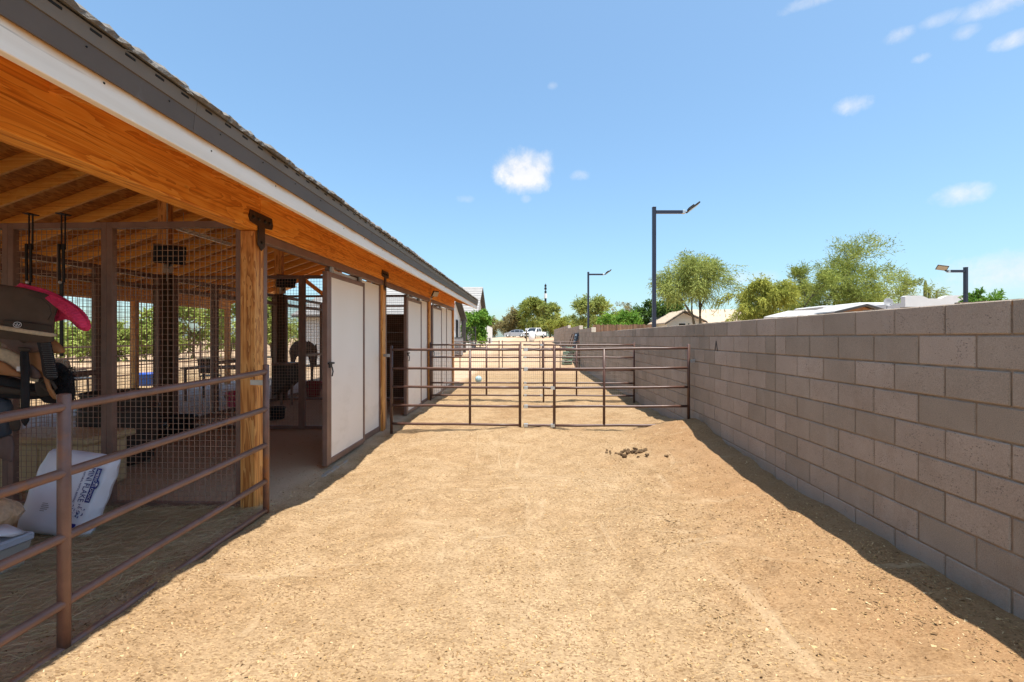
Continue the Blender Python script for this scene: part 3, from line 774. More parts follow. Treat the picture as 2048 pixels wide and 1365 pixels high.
while y < Y1 - 0.2:
    rc.prism([(RX - 0.13, y, deck(RX) + 0.05), (RX, y, deck(RX) + 0.13), (RX + 0.13, y, deck(RX) + 0.05)], (0, 0.37, 0)); y += 0.38
o = bp(rc, 'ridge_tile', 'tile'); o['kind'] = 'stuff'
# barge boards on the far gable
for sgn in (1, -1):
    x0 = -1.80 if sgn == 1 else 2 * RX + 1.80
    bp(MB().prism([(x0, Y1 - 0.04, deck(x0) - 0.13), (RX, Y1 - 0.04, deck(RX) - 0.13), (RX, Y1 - 0.04, deck(RX) + 0.012), (x0, Y1 - 0.04, deck(x0) + 0.012)], (0, 0.038, 0)), 'barge_board', 'fascia')
# gable brace
for x0, x1 in ((RX + 0.1, RX + 1.3), (RX - 0.1, RX - 1.3)):
    bp(MB().bar((x0, 15.1, 2.75), (x1, 15.1, deck(x1) - 0.2), 0.09, 0.12), 'gable_brace', 'wood_x')

# T brackets on the posts
def bracket(y):
    m = MB()
    X = BX + 0.013
    Y = y + 0.07
    pl = [(Y - 0.17, 2.66), (Y - 0.19, 2.70), (Y - 0.17, 2.765), (Y + 0.17, 2.765), (Y + 0.19, 2.70), (Y + 0.17, 2.66), (Y + 0.052, 2.645), (Y + 0.052, 2.47), (Y, 2.425), (Y - 0.052, 2.47), (Y - 0.052, 2.645)]
    m.prism([(X, a, b) for a, b in pl], (0.010, 0, 0))
    br = bp(m, 'bracket', 'bronze')
    q = MB().lathe([(0.016, 0), (0.016, 0.008), (0.008, 0.013)], 8)
    bme = MB().add([(v[2], v[0], v[1]) for v in q.v], q.f).mesh('bolt', 'black_metal')
    for (a, b) in ((-0.13, 2.71), (0.13, 2.71), (-0.05, 2.71), (0.05, 2.71), (0, 2.50)): inst('bolt', bme, br, (X + 0.010 - BX, Y + a - 4.08, b))
for y in BAYS[1:4]: bracket(y)

# wire mesh stall partitions: steel frame, rails, mesh
def wires(p0, p1, z0, z1, step=0.052, r=0.0026, stepz=None):
    """welded mesh between two plan points"""
    m = MB(); p0, p1 = Vector(p0), Vector(p1); n = max(1, round((p1 - p0).length / step)); stepz = stepz or step
    for i in range(1, n):
        q = p0.lerp(p1, i / n); m.tube([(q.x, q.y, z0), (q.x, q.y, z1)], r, 4, False, 0.5)
    k = round((z1 - z0) / stepz); nrm = Vector((p1.y - p0.y, p0.x - p1.x)).normalized() * r * 1.6
    for i in range(1, k):
        z = z0 + (z1 - z0) * i / k; m.tube([(p0.x + nrm.x, p0.y + nrm.y, z), (p1.x + nrm.x, p1.y + nrm.y, z)], r, 4, False, 0.5)
    return m
def stall_panel(p0, p1, ztop=2.70, midrail=False, zbot=0.02, pw=0.05, wr=0.0027, extra=()):
    """one framed panel from plan point p0 to p1"""
    p0, p1 = Vector(p0), Vector(p1); d = (p1 - p0).normalized(); h = pw / 2
    root = bpy.data.objects.new('stall_panel', None); link(root, barn)
    for p in (p0 + d * h, p1 - d * h):
        bp(MB().bbox((p.x - h, p.y - h, -0.1), (p.x + h, p.y + h, ztop), 0.004), 'upright', 'steel', root)
    for z in ((zbot + h, ztop - h) + ((1.10,) if midrail else ()) + tuple(extra)):
        a, b = p0 + d * pw, p1 - d * pw
        bp(MB().bar((a.x, a.y, z), (b.x, b.y, z), pw * 0.96, pw), 'rail', 'steel', root)
    a, b = p0 + d * (pw - 0.002), p1 - d * (pw - 0.002)
    o = bp(wires(a, b, zbot + pw - .002, ztop - pw + .002, r=wr), 'wire_mesh', 'wire', root); o['kind'] = 'stuff'
    return root
XS = [BX - 0.155, -3.96, -4.93, RX + 0.10]
for bi, y in enumerate(BAYS[2:]):
    for a, b in zip(XS[:-1], XS[1:]):
        stall_panel((a, y + 0.07), (b if b > RX + .2 else RX + .155, y + 0.07), 2.70, pw=0.056, wr=0.0028 if y < 5 else 0.0025)
for a, b in zip(BAYS[2:-1], BAYS[3:]):
    ya, yb = a + 0.175, b - 0.035
    for k in range(3):
        stall_panel((RX, ya + (yb - ya) * k / 3 + .002), (RX, ya + (yb - ya) * (k + 1) / 3 - .002), 2.70, midrail=(k == 1), pw=0.075, extra=(2.47,))

# stall fronts: jamb, header track, fixed white panel, sliding door
def stall_front(y, door0, closed=False):
    hx0, hx1 = BX - 0.10, BX - 0.04
    tr = bp(MB().bbox((BX - 0.06, y + 0.142, 2.515), (BX + 0.012, y + 3.655, 2.600), 0.004), 'door_track', 'steel')
    bp(MB().bbox((BX - 0.07, y + 0.142, 0.0), (BX + 0.0, y + 0.20, 2.513), 0.004), 'door_jamb', 'steel')
    # fixed panel
    f0 = y + 1.62; f1 = y + 3.655
    fp = bpy.data.objects.new('fixed_panel', None); link(fp, barn)
    ups = [f0, f0 + 1.01, f1 - 0.045]
    for u in ups: bp(MB().bbox((BX - 0.09, u, 0.012), (BX - 0.04, u + 0.045, 2.513), 0.003), 'upright', 'steel', fp)
    for a, b in zip(ups[:-1], ups[1:]):
        bp(MB().box((BX - 0.075, a + 0.046, 0.10), (BX - 0.055, b - 0.001, 2.50)), 'white_panel', 'panel', fp)
        bp(MB().bbox((BX - 0.09, a + 0.046, 0.015), (BX - 0.041, b - 0.001, 0.098), 0.003), 'rail', 'steel', fp)
    # sliding door
    dr = bpy.data.objects.new('sliding_door', None); link(dr, barn)
    d0 = door0; dw = 1.22; xo0, xo1 = BX - 0.03, BX + 0.022; zt = 2.44
    bp(MB().bbox((xo0 - 0.01, d0 - 0.075, 0.03), (xo1, d0, zt), 0.004), 'leading_edge', 'steel', dr)
    bp(MB().bbox((xo0, d0 + 0.001, 0.03), (xo1, d0 + 0.05, zt), 0.004), 'stile', 'steel', dr)
    bp(MB().bbox((xo0, d0 + dw - 0.05, 0.03), (xo1, d0 + dw, zt), 0.004), 'stile', 'steel', dr)
    bp(MB().bbox((xo0, d0 + 0.051, zt - 0.06), (xo1, d0 + dw - 0.051, zt), 0.004), 'door_rail', 'steel', dr)
    bp(MB().bbox((xo0, d0 + 0.051, 0.03), (xo1, d0 + dw - 0.051, 0.10), 0.004), 'door_rail', 'steel', dr)
    bp(MB().box((xo0 + 0.012, d0 + 0.051, 0.101), (xo1 - 0.012, d0 + dw - 0.051, zt - 0.061)), 'white_panel', 'panel', dr)
    lt = MB().bar((xo1 + 0.012, d0 - 0.06, 1.295), (xo1 + 0.012, d0 + 0.09, 1.295), 0.02, 0.022)
    lt.box((xo1, d0 - 0.03, 1.24), (xo1 + 0.012, d0 + 0.045, 1.31)); lt.tube([(xo1 + 0.02, d0 + 0.02, 1.25), (xo1 + 0.03, d0 + 0.025, 1.19), (xo1 + 0.02, d0 + 0.02, 1.13)], 0.008, 6)
    bp(lt, 'latch', 'black_metal', dr)
    for yy_ in (d0 + 0.12, d0 + dw - 0.12):
        bp(MB().box((xo0 + 0.01, yy_ - 0.03, zt), (xo1 - 0.01, yy_ + 0.03, zt + 0.05)).lathe([(0.03, -0.012), (0.03, 0.012)], 10, (0, 0, 0)) if False else MB().box((xo0 + 0.01, yy_ - 0.03, zt + .001), (xo1 - 0.01, yy_ + 0.03, 2.514)), 'roller_hanger', 'galv', dr)
stall_front(BAYS[2], 5.60)
stall_front(BAYS[3], 9.26)
stall_front(BAYS[4], 11.72)
# solid kick boards behind the mesh at the third partition
for k in range(9):
    bp(MB().bbox((-3.955, BAYS[4] + 0.112, 0.09 + k * 0.236), (-2.685, BAYS[4] + 0.137, 0.09 + k * 0.236 + 0.2352), 0.003), 'kick_board', 'kickboard')
# conduit on the ridge post
bp(MB().tube([(RX + 0.105, 7.72, 2.6), (RX + 0.105, 7.72, 4.0)], 0.012, 6), 'conduit', 'galv')

# strip light below the ridge
sl_t = thing('strip_light', 'slim white strip light hanging under the ridge beam', 'lamp', (RX + 0.02, 8.0, 3.60))
MB().bbox((-0.035, 0, 0.0), (0.035, 1.55, 0.045), 0.006).build('housing', 'white_paint', sl_t)
MB().bbox((-0.025, 0.03, -0.025), (0.025, 1.52, -0.001), 0.006).build('diffuser', 'lens', sl_t)
for yy_ in (0.2, 1.35): MB().tube([(0, yy_, 0.045), (0, yy_, 0.33)], 0.004, 5).build('hanger_rod', 'galv', sl_t)

def floodlight(loc, rz, tilt, label, s=1.0, lens='lens'):
    t = thing('floodlight', label, 'lamp', loc, rz)
    MB().bbox((-0.05 * s, -0.03 * s, -0.06 * s), (0.05 * s, 0.03 * s, 0.06 * s), 0.006).build('junction_box', 'galv', t)
    MB().tube([(0, -0.03 * s, 0.01), (0, -0.12 * s, 0.03 * s), (0, -0.17 * s, 0.08 * s)], 0.014 * s, 7).build('arm', 'black_metal', t)
    h = MB().bbox((-0.17 * s, -0.035 * s, -0.12 * s), (0.17 * s, 0.035 * s, 0.12 * s), 0.012).build('lamp_head', 'black_metal', t)
    h.location = (0, -0.22 * s, 0.16 * s); h.rotation_euler = (tilt, 0, 0)
    MB().box((-0.15 * s, -0.042 * s, -0.10 * s), (0.15 * s, -0.0355 * s, 0.10 * s)).build('lens', lens, h)
    return t
floodlight((RX + 0.20, 7.62, 2.80), R(44), R(28), 'black floodlight on a bracket beside the first ridge post', 1.3, 'glass')
floodlight((RX + 0.20, 11.28, 2.80), R(44), R(28), 'black floodlight on the ridge post seen through the open stall door', 1.3, 'glass')
floodlight((BX + 0.02, 11.48, 2.62), R(62), R(30), 'small black floodlight under the outer beam above the third post', 0.62)

# ------------------------------------------------------------------ concrete block wall
WX = 2.69
CH, BL = 0.2032, 0.4064
TOP = EYE + 0.217
JY = 5.085                       # control joint
wall = thing('block_wall', 'long grey concrete block wall stepping up with the ground', 'wall', (WX, JY, 0))
def blk_mesh(w_):
    m = MB(); g = 0.0055
    m.bbox((-0.098, g, g), (0.098, w_ - g, CH - g), 0.006)
    return m
me_full = blk_mesh(BL).mesh('block', 'block'); me_half = blk_mesh(BL / 2).mesh('block', 'block')
cells = []
SECT = [(-3.0, 19.8, TOP), (19.8, 24.5, TOP + CH), (24.5, 31.7, TOP + 2 * CH), (31.7, 49.5, TOP + 3 * CH)]
for (s0, s1, top) in SECT:
    n = 10 if s0 < 0 else 12
    for c in range(n):
        z = top - (c + 1) * CH
        if z < -0.25: continue
        # run outward from the control joint in both directions
        for sgn in (1, -1):
            y = JY; first = True
            while (y < s1 if sgn > 0 else y > s0):
                w_ = BL / 2 if (first and c % 2 == 1) else BL
                first = False
                a, b = (y, y + w_) if sgn > 0 else (y - w_, y)
                y = b if sgn > 0 else a
                if b <= s0 + .01 or a >= s1 - .01: continue
                a2, b2 = max(a, s0), min(b, s1)
                cells.append((a2, b2, z, c))
def shown(cell):
    a, b, z, c = cell
    if b < 2.3: return 1e9 + abs(a)          # outside the frame
    return b
cells.sort(key=shown)
rest = MB(); rr = random.Random(5)
for i, (a, b, z, c) in enumerate(cells):
    dx = rr.uniform(-0.0025, 0.0025)
    if i < 300 and b > 2.3:
        w_ = b - a
        me = me_full if abs(w_ - BL) < .01 else me_half if abs(w_ - BL / 2) < .01 else blk_mesh(w_).mesh('block', 'block')
        inst('block', me, wall, (0.10 + dx, a - JY, z + rr.uniform(-.0012, .0012)), (0, 0, rr.uniform(-.004, .004)))
    else:
        g = 0.0055; rest.box((0.002 + dx, a - JY + g, z + g), (0.198, b - JY - g, z + CH - g))
o = rest.build('block', 'block_far', wall); o['kind'] = 'stuff'
core = MB()
for (s0, s1, top) in SECT: core.box((0.0105, s0 - JY + (0.012 if s0 > 0 else 0), -0.4), (0.190, s1 - JY - 0.004, top - 0.010))
core.build('mortar', 'mortar', wall)
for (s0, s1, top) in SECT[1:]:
    MB().bbox((0.004, s0 - JY - 0.012, top - CH + .006), (0.196, s0 - JY + .19, top + .004), 0.006).build('corner_block', 'block_sun_tint', wall)  # step end blocks, their sunlit look comes from the paler colour
# crumbs of mortar along the top
cr = MB()
for i in range(160):
    y = rr.uniform(2, 14); h = rr.uniform(.003, .009)
    cr.box((rr.uniform(.02, .12), y - JY, TOP - .004), (rr.uniform(.13, .19), y - JY + rr.uniform(.02, .1), TOP + h - .004))
o = cr.build('mortar_crumb', 'mortar', wall); o['kind'] = 'stuff'

# an open topped A scratched on one block
mk = MB(); q = at(1432, 692, 6.55)
for dy in (0.045, -0.045): mk.bar((0.0005, q.y - JY + dy, q.z - 0.075), (0.0005, q.y - JY, q.z + 0.07), 0.004, 0.013)
mk.build('scratched_mark', 'charcoal', wall)

# ------------------------------------------------------------------ pipe corral panels
def pipe_panel(name, label, cat, p0, p1, zs0, zs1, posts, inner, group, mat='pipe_dark', mesh=False, r=0.021, pr=0.024, clamps=(), topz=0.06, drop=None):
    """rails from plan point p0 to p1 at heights zs0 (at p0) to zs1 (at p1); posts/inner are fractions along it"""
    p0, p1 = Vector(p0), Vector(p1); d = p1 - p0
    t = thing(name, label, cat, (p0.x, p0.y, 0), 0, group)
    P = lambda f: (d.x * f, d.y * f)
    for a, b in zip(zs0, zs1):
        n = 6; rr_ = random.Random(hash(label) % 999 + int(a * 100))
        pts = [(d.x * k / n, d.y * k / n, a + (b - a) * k / n + (rr_.uniform(-.004, .004) if 0 < k < n else 0)) for k in range(n + 1)]
        MB().tube(pts, r, 10).build('rail', mat, t, True)
    for f in posts:
        x, y = P(f); g = gz(p0.x + x, p0.y + y); top = zs0[0] + (zs1[0] - zs0[0]) * f
        zb = g - 0.12 if drop is None else drop
        MB().tube([(x, y, zb), (x, y, top + topz), (x, y, top + topz + 0.004)], [pr, pr, pr * 0.7], 10).build('post', mat, t, True)
    for f in inner:
        x, y = P(f); top = zs0[0] + (zs1[0] - zs0[0]) * f; bot = zs0[-1] + (zs1[-1] - zs0[-1]) * f
        MB().tube([(x, y, bot), (x, y, top)], pr * 0.9, 10).build('upright', mat, t, True)
    for f, z in clamps:
        x, y = P(f); MB().box((x - 0.032, y - 0.032, z - 0.024), (x + 0.032, y + 0.032, z + 0.024)).build('clamp', 'galv', t)
    if mesh:
        mw = wires((0, 0), (d.x, d.y), zs1[-1], zs1[0], 0.051, 0.0026, 0.102)
        o = mw.build('wire_mesh', 'wire_far', t); o['kind'] = 'stuff'
    return t

# near fence beside the tack bay
pipe_panel('pipe_fence', 'brown pipe fence in front of the saddle and white sack', 'fence', (-2.335, 3.96), (-2.245, 0.30), [1.315, 0.985, 0.665, 0.345, 0.085], [1.24, 0.915, 0.60, 0.275, 0.085], [0.0, 0.4918, 0.99], [], None, 'pipe', r=0.0235, pr=0.027, clamps=[])
cl = MB().bar((-2.50, 4.0, 1.215), (-2.30, 3.965, 1.215), 0.012, 0.045).build('strap', 'galv'); 
cl.parent = [o for o in bpy.data.objects if o.name == 'pipe_fence'][0]; cl.location = (2.335, -3.96, 0)

RZ = [1.415, 1.095, 0.785, 0.475, 0.165]
GL, GR = at(783, 700, 7.68), at(1377, 698, 7.37)
def between(px, a, b):                      # plan point on the line a-b seen at column px
    v = ray(px, 675); n = Vector((-(b.y - a.y), b.x - a.x)); t_ = (a.x * n.x + a.y * n.y) / (v.x * n.x + v.y * n.y)
    return Vector((v.x * t_, v.y * t_))
g1, g2 = between(1040, GL, GR), between(1108.5, GL, GR)
g1b = g1 + (g2 - g1) * 0.10
def fr(px, a, b, A, B):
    q = between(px, A, B); return (q - Vector(a[:2])).length / (Vector(b[:2]) - Vector(a[:2])).length
grp = 'five rail brown pipe panels of the nearest cross fence'
pipe_panel('corral_panel', 'brown five rail pipe panel clamped to the second timber post', 'fence', (GL.x, GL.y), (g1.x, g1.y), RZ, RZ, [0, 1.0], [fr(940, GL, g1, GL, GR)], grp)
pipe_panel('corral_panel', 'narrow brown pipe panel linking the two wide panels of the nearest fence', 'fence', (g1b.x, g1b.y), (g2.x, g2.y), RZ, RZ, [], [], grp, clamps=[(0.08, z) for z in RZ] + [(0.95, RZ[2]), (0.95, RZ[4])])
pipe_panel('corral_panel', 'brown five rail pipe panel clamped to the block wall', 'fence', (g2.x, g2.y), (GR.x, GR.y), RZ, [z + .03 for z in RZ], [0, 1.0], [fr(1208, g2, GR, GL, GR)], grp)
for (p, q) in (((GL.x, GL.y, 1.31), (BX + 0.0, 7.76, 1.31)), ((GR.x, GR.y, 1.24), (WX - 0.005, GR.y, 1.24))):
    o = MB().bar(p, q, 0.012, 0.05).build('wall_strap', 'galv'); tag(o, 'galvanised strap tying the nearest fence to the ' + ('timber post' if p[0] < 0 else 'block wall'), 'strap')

grp = 'mesh filled pipe panels of the second cross fence'
HL, HR = at(861, 690, 11.42), at(1268, 690, 11.27)
h1, h2 = between(1041, HL, HR), between(1087, HL, HR); h1b = h1 + (h2 - h1) * 0.12
RZ2 = [1.43, 1.12, 0.80, 0.48, 0.17]
pipe_panel('mesh_panel', 'mesh filled brown pipe panel beside the third timber post', 'fence', (HL.x, HL.y), (h1.x, h1.y), RZ2, RZ2, [0, 1.0], [fr(973, HL, h1, HL, HR)], grp, mesh=True)
pipe_panel('mesh_panel', 'narrow mesh filled pipe panel in the middle of the second fence', 'fence', (h1b.x, h1b.y), (h2.x, h2.y), RZ2, RZ2, [], [], grp, mesh=True, clamps=[(0.1, z) for z in RZ2[1:]] + [(0.9, RZ2[0]), (0.9, RZ2[4])])
pipe_panel('mesh_panel', 'mesh filled brown pipe panel reaching the block wall', 'fence', (h2.x, h2.y), (HR.x, HR.y), RZ2, RZ2, [0, 1.0], [fr(1153, h2, HR, HL, HR)], grp, mesh=True)

grp = 'pipe panels of the farthest cross fence'
ML, MR = at(872, 684, 22.2), at(1158, 684, 22.3)
m1, m2 = between(1000, ML, MR), between(1080, ML, MR)
RZ3 = [1.40, 1.08, 0.75, 0.43, 0.11]
def lift(z, p): return [a + gz(p.x, p.y) for a in z]
pipe_panel('corral_panel', 'left brown pipe panel of the farthest fence before the green bush', 'fence', (ML.x, ML.y), (m1.x, m1.y), RZ3, RZ3, [0, 0.985], [fr(920, ML, m1, ML, MR)], grp, mesh=False)
pipe_panel('corral_panel', 'middle brown pipe panel of the farthest fence below the propane tank', 'fence', (m1.x + .06, m1.y), (m2.x, m2.y), RZ3, RZ3, [0.03, 1.0], [], grp)
pipe_panel('corral_panel', 'right brown pipe panel of the farthest fence ending at the block wall', 'fence', (m2.x + .06, m2.y), (MR.x, MR.y), RZ3, RZ3, [0.03, 1.0], [0.5], grp, mesh=True)

# ------------------------------------------------------------------ ball, manure
b_ = at(957, 758, 16.4); bz = gz(b_.x, b_.y)
ball = MB(); R_ = 0.122
ball.lathe([(max(0.002, R_ * math.sin(math.pi * k / 12)), R_ - R_ * math.cos(math.pi * k / 12)) for k in range(13)], 20)
o = ball.build('ball', 'ball', None, True); o.location = (b_.x, b_.y, bz - 0.005); tag(o, 'pale blue ball lying on the sand behind the second fence', 'ball')

dm = []
for k in range(3):
    bm = bmesh.new(); bmesh.ops.create_icosphere(bm, subdivisions=2, radius=0.5); rr = random.Random(k)
    for v in bm.verts: v.co *= rr.uniform(0.8, 1.12)
    me = bpy.data.meshes.new('clump'); bm.to_mesh(me); bm.free(); me.materials.append(MAT['dung'])
    me.polygons.foreach_set('use_smooth', [True] * len(me.polygons)); dm.append(me)
c0 = at(1262, 906, 6.25); pile = thing('manure_pile', 'scatter of horse droppings on the sand before the nearest fence', 'manure', (c0.x, c0.y, gz(c0.x, c0.y)))
rr = random.Random(12)
spots = [(rr.gauss(0.02, .085), rr.gauss(0, .075), rr.uniform(.035, .06)) for _ in range(34)] + [(-.33, .02, .05), (-.29, -.05, .04), (-.27, .08, .045), (-.30, .16, .035), (-.15, -.12, .055), (-.13, -.2, .075), (-.2, .02, .05), (-.17, -.06, .05), (-.12, .03, .05), (.05, -.2, .045), (.17, -.16, .055), (.2, -.12, .04), (.42, -.24, .05), (.40, -.22, .04)]
for (dx, dy, s) in spots:
    x, y = c0.x + dx, c0.y + dy
    inst('clump', dm[rr.randrange(3)], pile, (dx, dy, gz(x, y) - pile.location.z + s * (0.28 if abs(dx) > .12 else rr.choice([.26, .26, .26, .5]))), (rr.random() * 6, rr.random() * 6, rr.random() * 6), (s * 1.0, s * .9, s * .6))

# ------------------------------------------------------------------ tack bay: saddle rack, pads, saddle
def slab(pts, d, th, inset=0.012):
    P = [at(px, py, d) for px, py in pts]; q = at(*pts[0], d) ; nrm = Vector((0, -1, 0))
    return MB().prism([tuple(p) for p in P], nrm * th, inset)
def smoothpoly(pts, n=3):
    out = []
    N = len(pts)
    for i in range(N):
        p0, p1, p2, p3 = [Vector(pts[(i + k - 1) % N]) for k in range(4)]
        for j in range(n):
            t = j / n
            out.append(0.5 * ((2 * p1) + (p2 - p0) * t + (2 * p0 - 5 * p1 + 4 * p2 - p3) * t * t + (3 * p1 - p0 - 3 * p2 + p3) * t ** 3))
    return [(v.x, v.y) for v in out]

rack = thing('saddle_rack', 'black steel saddle rack hooked over the top rail of the mesh panel', 'rack', tuple(at(92, 560, 4.12)))
rk0 = rack.location.copy()
def rb(mb, name, mat, parent, base, smooth=False):
    mb.v = [(a - base.x, b - base.y, c - base.z) for a, b, c in mb.v]; return mb.build(name, mat, parent, smooth)
for px in (62, 127):
    a = at(px, 430, 4.08); b = at(px, 500, 4.08); c = at(px + 1, 566, 4.05); e = at(px + 1, 600, 4.05)
    for dx in (-0.017, 0.017):
        rb(MB().bar((a.x + dx, a.y, a.z), (b.x + dx, b.y, b.z), 0.009, 0.009), 'hanger_strap', 'black_metal', rack, rk0)
    for dx in (-0.020, 0.020):
        rb(MB().bar((b.x + dx, b.y - .02, b.z + .05), (c.x + dx, c.y - .02, c.z), 0.018, 0.012), 'hanger_arm', 'black_metal', rack, rk0)
    rb(MB().bar((c.x, c.y - .02, c.z - .0), (e.x, e.y - .02, e.z - 0.5), 0.026, 0.014), 'drop_bar', 'black_metal', rack, rk0)
    rb(MB().bar((a.x - .03, a.y, a.z + .004), (a.x + .03, a.y, a.z + .004), 0.09, 0.008), 'hook', 'black_metal', rack, rk0)
    q = MB().lathe([(0.014, 0), (0.014, 0.008), (0.006, 0.013)], 8); rb(MB().add([(c.x + v[0], c.y - .03 - v[2], c.z + v[1]) for v in q.v], q.f), 'bolt', 'galv', rack, rk0)
    rb(MB().tube([(c.x, c.y - .03, c.z - 0.12), (c.x - .02, c.y - 0.55, c.z - 0.10)], 0.014, 7), 'rack_arm', 'black_metal', rack, rk0)
rb(MB().tube([tuple(at(-40, 605, 3.55)), tuple(at(140, 622, 3.72))], 0.02, 8), 'rack_bar', 'black_metal', rack, rk0)

def drape(px_pts, half, drop_f, drop_b, th, d, mat, n_arc=14, flare=None):
    """pad thrown over a rail: spine through px_pts=[(px, py, depth)], front half hangs drop_f, back half drop_b"""
    sp = [at(*p) for p in px_pts]; m = MB(); rings = []
    ns = 18
    for i in range(ns + 1):
        u = i / ns * (len(sp) - 1); k = min(int(u), len(sp) - 2); p = sp[k].lerp(sp[k + 1], u - k); w_ = i / ns
        hf = half(w_); df = drop_f(w_); db = drop_b(w_); prof = []
        for j in range(n_arc + 1):
            s = -1 + 2 * j / n_arc; dz = df if s < 0 else db; a = abs(s)
            yy_ = math.copysign(hf * min(1, (a * 1.7) ** 0.75) if a > 0 else 0, s); zz = -dz * a ** 1.7
            wv = 0.006 * math.sin(w_ * 9 + s * 4) + 0.005 * math.sin(w_ * 23 + s * 11) * abs(s) + 0.004 * math.sin(w_ * 41 - s * 17) * s * s
            prof.append((yy_ + wv, zz))
        top = [Vector((p.x, p.y + a, p.z + b)) for a, b in prof]; bot = [Vector((p.x, p.y + a * (1 - th / max(hf, .02)), p.z + b - (th if abs(a) < hf * .9 else 0))) for a, b in prof]
        rings.append(top + bot[::-1])
    n = len(rings[0]); vs = [v for r_ in rings for v in r_]; fs = []
    for i in range(ns):
        for k in range(n): fs.append((i * n + k, i * n + (k + 1) % n, (i + 1) * n + (k + 1) % n, (i + 1) * n + k))
    fs.append(tuple(range(n))); fs.append(tuple(ns * n + k for k in range(n - 1, -1, -1)))
    return m.add(vs, fs)

# pink pad underneath, flaring out at its right end
pk = slab(smoothpoly([(40, 571), (60, 571), (95, 580), (125, 594), (152, 610), (172, 628), (182, 648), (181, 659), (173, 663), (161, 655), (148, 643), (128, 640), (100, 646), (60, 640), (30, 620)], 3), 3.52, 0.028, 0.014)
o = pk.build('saddle_pad', 'pink_cloth', None, True); pkp = tag(o, 'pink quilted saddle pad sticking out under the brown pad', 'saddle pad')
# its upper edge curls over towards the viewer
cu_ = MB(); crv = [(44, 573, 3.50), (80, 582, 3.49), (112, 596, 3.47), (138, 611, 3.45), (158, 626, 3.44), (172, 642, 3.44), (179, 655, 3.46)]
wdt = [0.010, 0.022, 0.045, 0.070, 0.080, 0.060, 0.018]
vs = []; fs = []
for (a, b, d), wv in zip(crv, wdt):
    p = at(a, b, d)
    for j in range(7):
        t_ = j / 6; an = math.pi * (0.95 * t_ - 0.15)
        vs.append((p.x - 0.010 * t_ * 3, p.y - 0.035 * math.sin(max(an, 0)) - 0.005, p.z + wv * (0.28 - t_)))
for i in range(len(crv) - 1):
    for j in range(6): fs.append((i * 7 + j, i * 7 + j + 1, i * 7 + j + 8, i * 7 + j + 7))
n_ = len(vs); vs += [(x_, y_ + 0.014, z_) for x_, y_, z_ in vs]; fs += [tuple(q_ + n_ for q_ in f_[::-1]) for f_ in fs]
cu_.add(vs, fs).build('curled_edge', 'pink_cloth', pkp, True)
# brown felt pad on top
bpd = drape([(-70, 562, 3.44), (0, 569, 3.44), (48, 576, 3.45), (92, 588, 3.46), (122, 604, 3.47)], lambda w_: 0.065, lambda w_: 0.40 - 0.10 * w_ ** 4, lambda w_: 0.16 * (1 - w_ * .8), 0.020, 3.44, 'brownpad')
o = bpd.build('saddle_pad', 'brownpad', None, True); pad = tag(o, 'taupe felt saddle pad with cream fleece edge and round emblem', 'saddle pad')
sm_ = MB().tube([tuple(at(a_, b_, 3.376)) for a_, b_ in ((60, 592), (84, 598), (99, 612), (103, 628), (96, 640))], 0.0035, 6); sm_.build('seam', 'brownpad2', pad, True)
fr0 = slab(smoothpoly([(-60, 642), (0, 650), (60, 660), (109, 667), (109, 674), (60, 668), (0, 659), (-60, 650)], 2), 3.375, 0.022, 0.003); fr0.build('fleece_edge', 'fringe', pad, True)
wl = slab(smoothpoly([(10, 646), (14, 640), (92, 650), (104, 654), (104, 666), (96, 667), (14, 657)], 3), 3.372, 0.010, 0.004); wl.build('wear_leather', 'brownpad2', pad, True)
ew = at(35, 650, 3.358)
em = MB()
for rx, rz_, mm in ((0.034, 0.022, 1),):
    n = 22; outer = [(ew.x + rx * math.cos(2 * math.pi * k / n), ew.y, ew.z + rz_ * math.sin(2 * math.pi * k / n)) for k in range(n)]
    inner = [(ew.x + rx * .86 * math.cos(2 * math.pi * k / n), ew.y, ew.z + rz_ * .82 * math.sin(2 * math.pi * k / n)) for k in range(n)]
    vs = outer + inner; em.add(vs, [(k, (k + 1) % n, n + (k + 1) % n, n + k) for k in range(n)])
em.tube([(ew.x - .022, ew.y - .001, ew.z + .006), (ew.x - .008, ew.y - .001, ew.z - .008), (ew.x, ew.y - .001, ew.z + .010), (ew.x + .010, ew.y - .001, ew.z - .008), (ew.x + .022, ew.y - .001, ew.z + .007)], 0.0025, 5)
em.tube([(ew.x - .012, ew.y - .001, ew.z - .010), (ew.x + .012, ew.y - .001, ew.z - .010)], 0.002, 5)
em.build('emblem', 'print_white', pad)
ebk = MB(); n = 22; ebk.prism([(ew.x + .036 * math.cos(2 * math.pi * k / n), ew.y + .006, ew.z + .024 * math.sin(2 * math.pi * k / n)) for k in range(n)], (0, -0.0045, 0)); ebk.build('emblem_patch', 'print_black', pad)

# the saddle hung below the pads
sd = thing('saddle', 'tan and brown leather saddle hanging below the felt pad', 'saddle', tuple(at(50, 720, 3.5))); s0 = sd.location.copy()
def sp_(pts, d, th, name, mat, n=3, ins=0.014): return rb(slab(smoothpoly(pts, n), d, th, ins), name, mat, sd, s0, True)
sp_([(-60, 650), (20, 664), (70, 672), (92, 676), (86, 700), (70, 706), (40, 704), (10, 684), (-60, 668)], 3.50, 0.05, 'skirt', 'mauve')
sp_([(-60, 690), (0, 694), (28, 702), (52, 716), (72, 738), (82, 758), (80, 764), (60, 758), (28, 744), (-60, 716)], 3.53, 0.04, 'fleece_lining', 'fringe')
sp_([(-60, 716), (0, 722), (28, 738), (46, 754), (-60, 738)], 3.475, 0.02, 'skirt_edge', 'tan')
sp_([(50, 706), (64, 700), (86, 708), (100, 742), (92, 746), (80, 758), (68, 742)], 3.52, 0.05, 'fender', 'tan')
